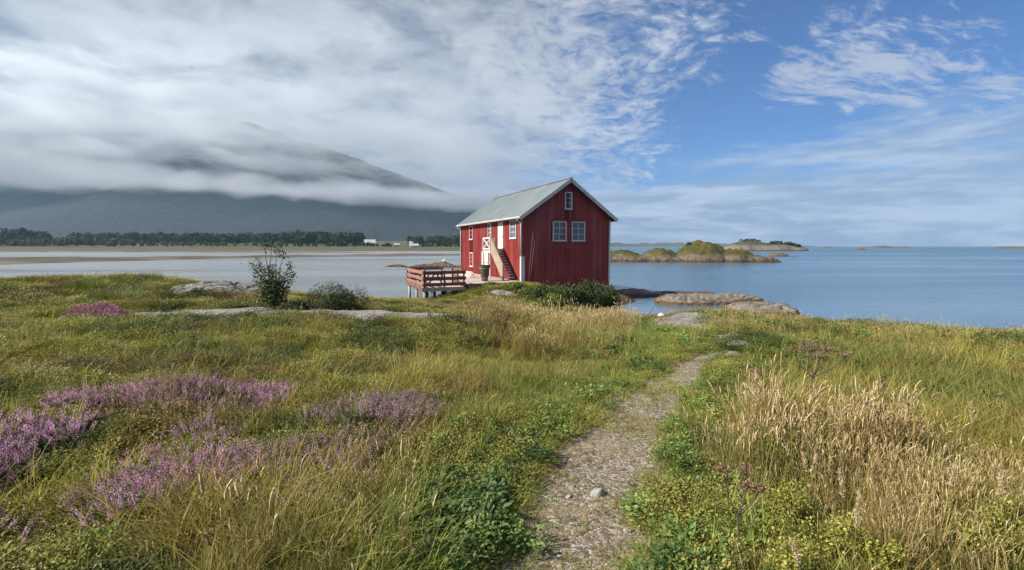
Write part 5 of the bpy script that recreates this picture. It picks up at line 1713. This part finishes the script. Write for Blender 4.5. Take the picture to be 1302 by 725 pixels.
def dome_bush(name, base, rx_, ry_, h, n, size, mat, label, seed, cat='bush', group=None, lobes=9, aspect=.5, up=.3):
    rng = np.random.default_rng(seed)
    root = empty(name, base)
    # lobes give the crown an uneven outline with gaps
    C_, S_ = [], []
    for k in range(lobes):
        a = rng.uniform(0, 6.28); r_ = math.sqrt(rng.uniform()) * .72
        C_.append((rx_ * r_ * math.cos(a), ry_ * r_ * math.sin(a), h * rng.uniform(.30, .62) * (1.1 - .55 * r_))); S_.append(rng.uniform(.28, .5))
    pick = rng.integers(0, lobes, n)
    d = rng.normal(size=(n, 3)); d /= np.linalg.norm(d, axis=1)[:, None]
    rad = rng.uniform(.35, 1.0, n) ** .5
    C_ = np.array(C_); S_ = np.array(S_)
    P = C_[pick] + d * (rad * S_[pick])[:, None] * np.array([rx_, ry_, h * .95])
    P[:, 2] = np.maximum(P[:, 2], .0 + .02 * rng.uniform(size=n))
    quad_mesh('foliage', leaves_at(rng, P, size, up, aspect), mat, root, rng.uniform(size=n))
    m_ = MB()
    for k in range(lobes):
        c_ = C_[k]
        m_.tube([(c_[0] * .15, c_[1] * .15, -.05), (c_[0] * .5, c_[1] * .5, c_[2] * .6), tuple(c_ * np.array([1, 1, 1.25]))], [.022 * h, .016 * h, .006 * h], 5)
    m_.build('stems', M['twig'], root)
    return tag(root, label, cat, group)

# leggy shrub beside the outcrop
def leggy(base, label):
    rng = np.random.default_rng(77)
    root = empty('shrub', base)
    stems = MB(); P = []
    tips = [(-.55, 0, 1.25), (-.40, .1, 1.32), (-.15, 0, 1.75), (-.02, .1, 1.82), (.18, 0, 1.66), (.30, .05, 1.50), (.42, .1, 1.20), (.52, 0, .98), (.05, -.1, 1.05), (-.28, -.1, .95), (.3, -.15, .85), (-.1, .2, 1.15), (.0, .0, .8), (-.45, .1, .8)]
    for k, tp in enumerate(tips):
        b0 = Vector((rng.uniform(-.12, .12), rng.uniform(-.1, .1), -.05)); tp = Vector(tp)
        md = b0.lerp(tp, .5) + Vector((rng.normal() * .06, rng.normal() * .06, .08))
        pts_ = [b0, b0.lerp(md, .6), md, md.lerp(tp, .55) + Vector((rng.normal() * .03, 0, 0)), tp]
        stems.tube(pts_, [.018, .015, .012, .008, .004], 5)
        bare = tp.z > 1.4
        cnt = 170 if bare else 230
        for j in range(cnt):
            s_ = rng.uniform(.22, .58) if (bare and rng.uniform() < .72) else (rng.uniform(.9, 1.02) if bare else rng.uniform(.2, 1.03))
            i = min(3, int(s_ * 4)); p = pts_[i].lerp(pts_[i + 1], s_ * 4 - i)
            q_ = rng.normal(size=3) * (.055 if s_ > .8 else .095)
            P.append((p.x + q_[0], p.y + q_[1], p.z + q_[2] * .8))
    for j in range(900):
        a = rng.uniform(0, 6.28); r_ = math.sqrt(rng.uniform())
        P.append((.40 * r_ * math.cos(a), .3 * r_ * math.sin(a), rng.uniform(.0, .85) * (1.05 - .35 * r_)))
    P = np.array(P)
    quad_mesh('foliage', leaves_at(rng, P, .062, .2, .5), SHR, root, rng.uniform(size=len(P)))
    stems.build('stems', M['twig'], root)
    tag(root, label, 'shrub')
b = ground_at(348, 398); leggy(b, 'tall leggy green shrub with thin bare stems beside the inlet')
b = ground_at(425, 400); dome_bush('juniper_bush', b, 1.0, .7, .85, 8500, .05, JUN, 'dense dark juniper bush above the pale rock slab', 81, lobes=14, aspect=.28)
b = ground_at(376, 399); dome_bush('bush', b, .5, .4, .42, 2600, .05, JUN, 'low dark bush between leggy shrub and juniper', 82, lobes=9, aspect=.35)
b = ground_at(305, 396); dome_bush('bush', b, .7, .4, .30, 2000, .05, GRN, 'low green bush at the foot of the grey outcrop', 83, lobes=9)
b = ground_at(505, 397); dome_bush('bush', b, .35, .3, .22, 900, .045, GRN, 'little green bush at the end of the juniper rock slab', 84, lobes=7)
# bushes along the gable foot
for k, (px, top, d, rx_, mat_, lb) in enumerate([
        (672, 364, 29.5, 1.0, GRN, 'green bush below the white corner post of the boathouse'),
        (698, 361, 26.0, 1.3, BSH, 'dark bush under the left gable window, lowest of the row'),
        (722, 361, 25.5, 1.2, BSH, 'dark bush under the gap between the gable windows'),
        (745, 360, 26.0, 1.3, BSH, 'dark dense bush under the second gable window'),
        (766, 357, 27.5, 1.2, BSH, 'tall dark bush at the seaward corner of the gable'),
        (781, 364, 27.5, .8, BSH, 'dark bush hanging over the still cove water'),
        (700, 376, 23.0, 1.0, GRN, 'low green bush in front of the dark gable bushes'),
        (655, 363, 31.0, 1.0, GRN, 'bright green low bush before the outside stairs'),
        (628, 363, 31.5, .9, GRN, 'bright green low bush at the edge of the quay deck')]):
    p = at(px, top, d); zz = h1(p.x, p.y)
    dome_bush('bush', (p.x, p.y, zz - .03), rx_, .9, max(.4, (p.z - zz) * 1.22), 3600, .11, mat_, lb, 100 + k, group='bushes along the boathouse', lobes=11)
for k, (px, py, rx_, h, mat_, lb) in enumerate([
        (790, 408, .75, .38, GRN, 'low green bush at the near end of the cove'),
        (812, 408, .55, .26, GRN, 'small green bush on the cove edge beside the grey rock shelf'),
        (778, 452, .22, .24, BSH, 'small dark weed bush where the golden grass meets the path'),
        (795, 440, .20, .26, BSH, 'little dark leafy bush at the tip of the golden grass belt'),
        (905, 412, .8, .45, GRN, 'green bush on the low rise behind the rock shelf'),
        (930, 408, .7, .42, GRN, 'yellowish green bush topping the rise above the rock shelf'),
        (205, 386, .62, .40, JUN, 'round dark heath cushion before the grey outcrop'),
        (250, 377, .55, .38, BSH, 'second dark heath cushion nearest the grey outcrop'),
        (225, 396, .6, .3, GRN, 'green cushion between pink heather clump and outcrop'),
        (60, 392, .7, .28, BSH, 'flat brown green cushion left of the pink heather clump')]):
    b = ground_at(px, py)
    dome_bush('bush', b - Vector((0, 0, .03)), rx_, rx_ * .75, h, 1500, .045 if rx_ > .3 else .05, mat_, lb, 140 + k, lobes=9)

# pink heather clump behind the slab
def heather_clump(c_, rx_, ry_, h, n, rot, label, seed):
    rng = np.random.default_rng(seed)
    root = empty('heather_clump', c_, rot)
    r_ = np.sqrt(rng.uniform(size=n)); a = rng.uniform(0, 6.28, n)
    X = rx_ * r_ * np.cos(a); Y = ry_ * r_ * np.sin(a)
    Z = h * (1 - r_ ** 2.2) * (.7 + .5 * fbm(X * 3, Y * 3, seed, 2)) + rng.uniform(-.05, .03, n)
    P = np.stack([X, Y, np.maximum(Z, 0)], 1)
    top = rng.uniform(size=n) < .62
    Pf = P[top]; Pl = P[~top] - np.array([0, 0, .04])
    quad_mesh('foliage', leaves_at(rng, Pl, .05, .5, .3), M['heather_leaf'], root, rng.uniform(size=len(Pl)))
    quad_mesh('flowers', leaves_at(rng, Pf, .055, 1.4, .32), leafy('pink_heather_flower', .8, .25, False, (0.31, 0.125, 0.225), vary=.5), root, rng.uniform(size=len(Pf)))
    return tag(root, label, 'heather')
b0, b1 = ground_at(95, 400), ground_at(172, 410)
heather_clump((b0 + b1) / 2 - Vector((0, 0, .02)), (b1 - b0).length * .54, .42, .30, 5200, math.atan2(b1.y - b0.y, b1.x - b0.x), 'rounded pink heather clump behind the pale rock slab', 91)

# rush tussocks on the far mound
def tussock(base, h, spread, n, label, seed, mat=None):
    rng = np.random.default_rng(seed)
    parts = []
    for i in range(n):
        a = rng.uniform(0, 6.28); rr = spread * math.sqrt(rng.uniform())
        parts.append(blade_part(rng, (rr * math.cos(a), rr * math.sin(a), -.03), h * rng.uniform(.6, 1.1), .014, a + rng.normal() * .5, rng.uniform(.1, .75)))
    me = proto_mesh('rush_tussock', parts, [mat or RSH])
    o = link_mesh('rush_tussock', me); o.location = base
    return tag(o, label, 'rushes')
for k, (px, py, h, sp, n, lb) in enumerate([(112, 372, .62, .55, 700, 'big bright rush tussock above the pink heather clump'), (150, 386, .55, .6, 650, 'pale green rush tussock leaning over the pink heather clump'), (190, 360, .55, .45, 600, 'bright green rush tussock on the crest of the mound'), (40, 362, .3, .5, 400, 'low rush tussock on the mound near the picture edge'), (175, 372, .35, .4, 350, 'short rush tussock between the two bright ones')]):
    tussock(ground_at(px, py), h, sp, n, lb, 160 + k)
for k, (px, py, h, sp, n, lb) in enumerate([(545, 640, .30, .10, 150, 'bright green grass tuft above the dark weeds'), (500, 655, .32, .12, 170, 'green grass tuft beside the tan grass clump'), (440, 545, .30, .10, 90, 'lone upright green grass tuft amid the fading heather')]):
    tussock(ground_at(px, py), h, sp, n, lb, 180 + k, leafmat('bright_tuft_%d' % k, (0.12, 0.17, 0.035), None, .55, .35))

# dried umbellifers
def umbellifer(base, heads, label, seed, stem_r=.008):
    """heads: (dx, dy, z, radius)"""
    rng = np.random.default_rng(seed)
    root = empty('umbellifer', base)
    hub = Vector((0, 0, max(.2, min(h[2] for h in heads) * .62)))
    m_ = MB(); m_.tube([(0, 0, -.05), hub * .5 + Vector((.012, 0, 0)), hub], [stem_r, stem_r * .9, stem_r * .75], 6)
    m_.build('stem', M['twig'], root)
    for hx, hy, hz, hr in heads:
        top = Vector((hx, hy, hz)); ctr = top - Vector((0, 0, hr * .55))
        m_ = MB(); m_.tube([hub, hub.lerp(ctr, .5) + Vector((hx * .12, hy * .12, -.01)), ctr], [stem_r * .6, stem_r * .5, stem_r * .45], 5)
        Q = []
        for k in range(26):
            a = k * 2.4; r_ = hr * math.sqrt((k + .5) / 26)
            e = top + Vector((r_ * math.cos(a), r_ * math.sin(a), -.35 * hr * (r_ / hr) ** 2 + rng.normal() * .006))
            m_.tube([ctr, e], [.0016, .0011], 3, cap=False)
            for j in range(9):
                Q.append(np.array(e) + rng.normal(size=3) * np.array([.012, .012, .006]))
        st_ = m_.build('branch', M['twig'], root)
        Q = np.array(Q)
        quad_mesh('umbel', leaves_at(rng, Q, .012, .8, .7), BRW, root, rng.uniform(size=len(Q)))
    return tag(root, label, 'umbellifer')
p = at(1035, 440, 4.7); zz = h1(p.x, p.y)
umbellifer((p.x, p.y, zz), [(-.02, 0, p.z - zz + .02, .13), (.16, .05, p.z - zz, .12), (-.17, .03, p.z - zz - .02, .11), (.05, .2, p.z - zz + .03, .12), (.30, -.02, p.z - zz - .06, .10), (-.05, -.18, p.z - zz - .03, .10)], 'reddish brown dried umbellifer standing above the straw grass', 201, .012)
p = at(940, 600, 2.55); zz = h1(p.x, p.y)
umbellifer((p.x, p.y, zz), [(-.09, 0, p.z - zz + .02, .045), (.06, .03, p.z - zz + .01, .05), (.02, -.05, p.z - zz - .05, .035), (.12, .0, p.z - zz - .09, .035)], 'dark stemmed withered umbellifer close to the path edge', 202, .0075)
p = at(962, 470, 5.6); zz = h1(p.x, p.y)
umbellifer((p.x, p.y, zz), [(0, 0, p.z - zz, .07), (.10, .02, p.z - zz - .06, .06), (-.09, .0, p.z - zz - .05, .06)], 'small brown umbellifer at the path side of the straw grass', 203, .008)

# yellow green herbs at the bottom corner
for k, (px, py, d, h, lb) in enumerate([(1045, 655, 2.5, .44, 'bushy yellow green herb in the near corner, second from the path'), (1000, 700, 2.3, .34, 'yellow green herb in the near corner closest to the path'), (1115, 690, 2.4, .40, 'yellow green herb behind the pale seed heads in the near corner'),
                                        (1195, 640, 2.9, .40, 'small yellow green herb among the straw stems'), (1250, 690, 2.45, .42, 'wide yellow green herb in the very corner'), (1010, 610, 2.9, .42, 'slender yellow green herb beside the withered umbellifer'), (1290, 665, 2.5, .45, 'yellow green herb cut by the picture edge')]):
    p = at(px, py, d); zz = h1(p.x, p.y)
    rng = np.random.default_rng(220 + k)
    root = empty('yellow_herb', (p.x, p.y, zz))
    H = max(.3, p.z - zz)
    m_ = MB(); P = []
    for j in range(7):
        a = rng.uniform(0, 6.28); e = Vector((.11 * math.cos(a) * rng.uniform(.4, 1.2), .11 * math.sin(a) * rng.uniform(.4, 1.2), H * rng.uniform(.75, 1.08)))
        m_.tube([(0, 0, -.03), e * .5 + Vector((0, 0, .04)), e], [.004, .003, .0018], 4)
        for q_ in range(120):
            s_ = rng.uniform(.45, 1.02); c_ = e * s_
            P.append((c_.x + rng.normal() * .022, c_.y + rng.normal() * .022, c_.z + rng.normal() * .02))
    P = np.array(P)
    m_.build('stems', leafmat('herb_stem_%d' % k, (0.12, 0.13, 0.04), None), root)
    quad_mesh('foliage', leaves_at(rng, P, .019, .4, .6), YEL, root, rng.uniform(size=len(P)))
    tag(root, lb, 'herb', 'yellow green herbs in the near corner')

# big pale plumes standing singly in the near corner
PLUME = leafmat('pale_plume', (0.50, 0.39, 0.27), None, .9, .3)
STEMY = leafmat('plume_stem', (0.30, 0.25, 0.11), None, .8, .2)
def plume(px, py, d, ln, lean, label, seed):
    rng = np.random.default_rng(seed)
    tip = at(px, py, d); zz = h1(tip.x, tip.y)
    root = empty('plume_grass', (tip.x - lean * .5, tip.y, h1(tip.x - lean * .5, tip.y)))
    H = max(.35, tip.z - root.location.z)
    pos = lambda s_: Vector((lean * .5 * s_ ** 2.2 * 1.0, .03 * s_ * s_, H * (s_ - .12 * abs(lean) * s_ ** 3)))
    m_ = MB(); m_.tube([pos(k / 6) for k in range(7)], [.0028, .0026, .0024, .0022, .002, .0016, .001], 5); m_.build('stem', STEMY, root)
    s0 = 1 - ln / H
    n = 260
    P = []
    for k in range(n):
        s_ = s0 + (1 - s0) * rng.uniform()
        f_ = (s_ - s0) / (1 - s0)
        r_ = .0125 * math.sin(math.pi * min(1, .10 + .88 * f_)) ** .8 * rng.uniform(.2, 1.1)
        a_ = rng.uniform(0, 6.28); p_ = pos(s_)
        P.append((p_.x + r_ * math.cos(a_), p_.y + r_ * math.sin(a_), p_.z))
    quad_mesh('seed_head', leaves_at(rng, np.array(P), .013, 1.6, .30), PLUME, root, rng.uniform(size=n))
    m_ = []
    for k in range(4):
        m_.append(blade_part(rng, (0, 0, -.02), H * rng.uniform(.4, .8), .007, rng.uniform(0, 6.28), rng.uniform(.3, .9)))
    link_mesh('blades', proto_mesh('blades', m_, [STEMY]), None, root)
    tag(root, label, 'grass', 'single plumes in the near corner', kind='thing')
for k, a_ in enumerate([(1072, 598, 2.6, .17, -.05, 'pale pinkish plume above the bushy yellow green herb'), (1098, 632, 2.35, .18, .06, 'thickest pale plume leaning beside the yellow green herbs'), (1025, 578, 2.9, .10, -.06, 'short whitish plume above the slender yellow green herb'),
                        (1042, 580, 2.95, .10, .10, 'short plume leaning away from its whitish neighbour'), (1165, 505, 3.4, .16, .05, 'tall pale plume rising over the straw grass'), (1240, 512, 3.3, .16, -.04, 'tall plume standing free of the straw near the picture edge'),
                        (1222, 590, 2.7, .14, .16, 'drooping plume above the wide yellow green herb'), (1010, 690, 2.15, .12, -.14, 'low bent plume over the herb closest to the path'), (1280, 600, 2.6, .15, .05, 'plume above the herb cut by the picture edge')]):
    plume(*a_, 260 + k)

# ------------------------------------------------------------------ rod and line by the cove
a = at(818, 401, 22.0); b_ = at(838, 379.5, 22.0); c_ = at(840.5, 376, 22.0); e = at(838.5, 374, 22.0)
rod = MB(); o0 = Vector((a.x, a.y, min(a.z, h1(a.x, a.y)) - .05))
rod.tube([Vector((0, 0, 0)), b_ - o0], [.014, .010], 6); rodo = MB()
root = empty('mooring_rod', o0)
rod.build('shaft', M['twig'], root, True)
rodo.tube([b_ - o0, c_ - o0, e - o0], [.010, .03, .012], 6); rodo.build('hook', M['dark_wood'], root, True)
f_ = at(832, 364, 22.0); g_ = at(813, 341, 22.0)
rodo = MB(); rodo.tube([e - o0, f_ - o0, (f_ + g_) / 2 - o0 + Vector((.03, 0, -.03)), g_ - o0], [.006, .006, .005, .004], 4); rodo.build('line', M['twig'], root)
tag(root, 'thin bent rod with a fine line rising over the cove', 'rod')

# ------------------------------------------------------------------ birds
BIRDD = painted('dark_feathers', (0.03, 0.03, 0.035), (0.06, 0.06, 0.065), .8)
BIRDW = painted('gull_white_feathers', (0.75, 0.75, 0.74), (0.82, 0.82, 0.82), .8)
def flying_bird(loc, span_, mat, label):
    v, f = [], []
    prof = [(-.30, .02), (-.18, .05), (0, .075), (.16, .06), (.26, .035), (.33, .01)]
    n = 8
    for y_, r_ in prof:
        for k in range(n):
            a_ = 2 * math.pi * k / n; v.append((r_ * math.cos(a_), y_, r_ * .9 * math.sin(a_)))
    for i in range(len(prof) - 1):
        for k in range(n): f.append((i * n + k, i * n + (k + 1) % n, (i + 1) * n + (k + 1) % n, (i + 1) * n + k))
    for s_ in (-1, 1):
        b0 = len(v)
        v += [(s_ * .05, .14, .03), (s_ * .05, -.06, .03), (s_ * .32, .15, .17), (s_ * .32, -.05, .17), (s_ * .62, -.02, .10), (s_ * .60, -.08, .10)]
        v += [(x_, y_, z_ - .012) for x_, y_, z_ in v[b0:b0 + 6]]
        f += [(b0, b0 + 1, b0 + 3, b0 + 2), (b0 + 2, b0 + 3, b0 + 5, b0 + 4), (b0 + 6, b0 + 8, b0 + 9, b0 + 7), (b0 + 8, b0 + 10, b0 + 11, b0 + 9), (b0, b0 + 2, b0 + 8, b0 + 6), (b0 + 2, b0 + 4, b0 + 10, b0 + 8), (b0 + 1, b0 + 7, b0 + 9, b0 + 3), (b0 + 3, b0 + 9, b0 + 11, b0 + 5)]
    b0 = len(v); v += [(-.04, -.28, .0), (.04, -.28, .0), (.07, -.44, .0), (-.07, -.44, .0), (0, -.3, .015)]; f += [(b0, b0 + 1, b0 + 2, b0 + 3), (b0, b0 + 4, b0 + 1)]
    o = raw('bird', np.array(v) * span_, f, mat); o.location = loc; o.rotation_euler = (.1, .2, 1.1)
    return tag(o, label, 'bird')
flying_bird(at(244, 86, 130), 1.0, BIRDD, 'small dark bird flying high before the clouds')
# gull resting on the skerry
g0 = at(564, 333, 94.5)
m_ = MB()
m_.tube([(-.30, 0, .22), (-.18, 0, .24), (0, 0, .26), (.14, 0, .32), (.20, 0, .42), (.24, 0, .47), (.30, 0, .47)], [.02, .08, .11, .09, .06, .06, .02], 8)
m_.tube([(.30, 0, .465), (.38, 0, .45)], [.018, .005], 5)
m_.tube([(.0, .04, .18), (.0, .04, 0)], .012, 4); m_.tube([(.0, -.04, .18), (.0, -.04, 0)], .012, 4)
o = m_.build('bird', BIRDW, None, True); o.location = (g0.x, g0.y, 0.98); o.scale = (1.3, 1.3, 1.3)
tag(o, 'white gull standing on the weed brown skerry', 'bird')

# ================================================================== air: haze and the cloud bank on the mountain
def box_obj(name, x0, x1, y0, y1, z0, z1, mat):
    m_ = MB(); m_.box(x0, x1, y0, y1, z0, z1)
    return m_.build(name, mat)
hm = bpy.data.materials.new('sea_haze'); hm.use_nodes = True
t = NT(hm.node_tree); t.n.clear()
pv = t.node('ShaderNodeVolumePrincipled')
pv.inputs['Color'].default_value = (0.47, 0.71, 1.0, 1)
pv.inputs['Density'].default_value = 0.00007
pv.inputs['Anisotropy'].default_value = 0.2
oo = t.node('ShaderNodeOutputMaterial'); t.l.new(pv.outputs[0], oo.inputs['Volume'])
hz = box_obj('haze', -8000, 8000, -1500, 6500, -30, 1120, hm)
tag(hz, 'pale sea haze filling the air', 'haze', kind='stuff')

cm_ = bpy.data.materials.new('stratus_cloud'); cm_.use_nodes = True
t = NT(cm_.node_tree); t.n.clear()
p = worldpos(t)
x, y, z = t.sep(p)
warp = t.vmath('SCALE', t.vmath('SUBTRACT', t.noise(t.vmath('MULTIPLY', p, (1, 1, 1.6)), 0.0014, 3, .55, color=True), (.5, .5, .5)), 260)
pw = t.vmath('ADD', p, warp)
n1 = t.noise(t.vmath('MULTIPLY', pw, (1, 1, 2.2)), 0.0024, 7, .66)
# deck: flat base, top climbing towards the left of the mountain
base = t.smooth(x, -3800, -200, 285, 195, 'LINEAR')
top = t.add(t.smooth(x, -2700, -1700, 300, 0), t.smooth(x, -1700, -300, 415, 300, 'LINEAR'))
top = t.sub(top, t.mul(t.sub(3300, y), 0.09))          # the bank thickens where it leans on the slope
lo = t.smooth(t.add(z, t.mul(t.sub(n1, .5), 200)), base, t.add(base, 50))
thick = t.smooth(x, -2600, -1300, 520, 230)
hi = t.sub(1.0, t.smooth(t.add(z, t.mul(t.sub(n1, .5), t.mul(thick, -1.5))), t.sub(top, t.mul(thick, .12)), t.add(top, t.mul(thick, .30))))
deck = t.mul(lo, hi)
# torn shreds round the summit, in thin level sheets
n2 = t.noise(t.vmath('MULTIPLY', pw, (1, 1, 4.5)), 0.0022, 7, .64)
shred = t.mul(t.smooth(n2, .45, .60), t.mul(t.smooth(z, 330, 420), t.sub(1.0, t.smooth(z, 860, 1030))))
shred = t.mul(shred, t.smooth(x, -700, -1900, .35, 1.0))
den = t.math('MAXIMUM', deck, t.mul(shred, .62))
# fade out towards every face of the domain
den = t.mul(den, t.mul(t.smooth(x, 150, -350), t.smooth(x, -6900, -6300)))
den = t.mul(den, t.mul(t.smooth(y, 1900, 2250), t.smooth(y, 3900, 3500)))
pv = t.node('ShaderNodeVolumePrincipled')
pv.inputs['Color'].default_value = (0.68, 0.715, 0.77, 1)
pv.inputs['Anisotropy'].default_value = 0.25
t.put(pv.inputs['Density'], t.mul(den, 0.011))
oo = t.node('ShaderNodeOutputMaterial'); t.l.new(pv.outputs[0], oo.inputs['Volume'])
cl = box_obj('low_clouds', -7000, 200, 1880, 3920, 190, 1060, cm_)
tag(cl, 'low stratus cloud bank wrapped round the mountain', 'cloud', kind='stuff')
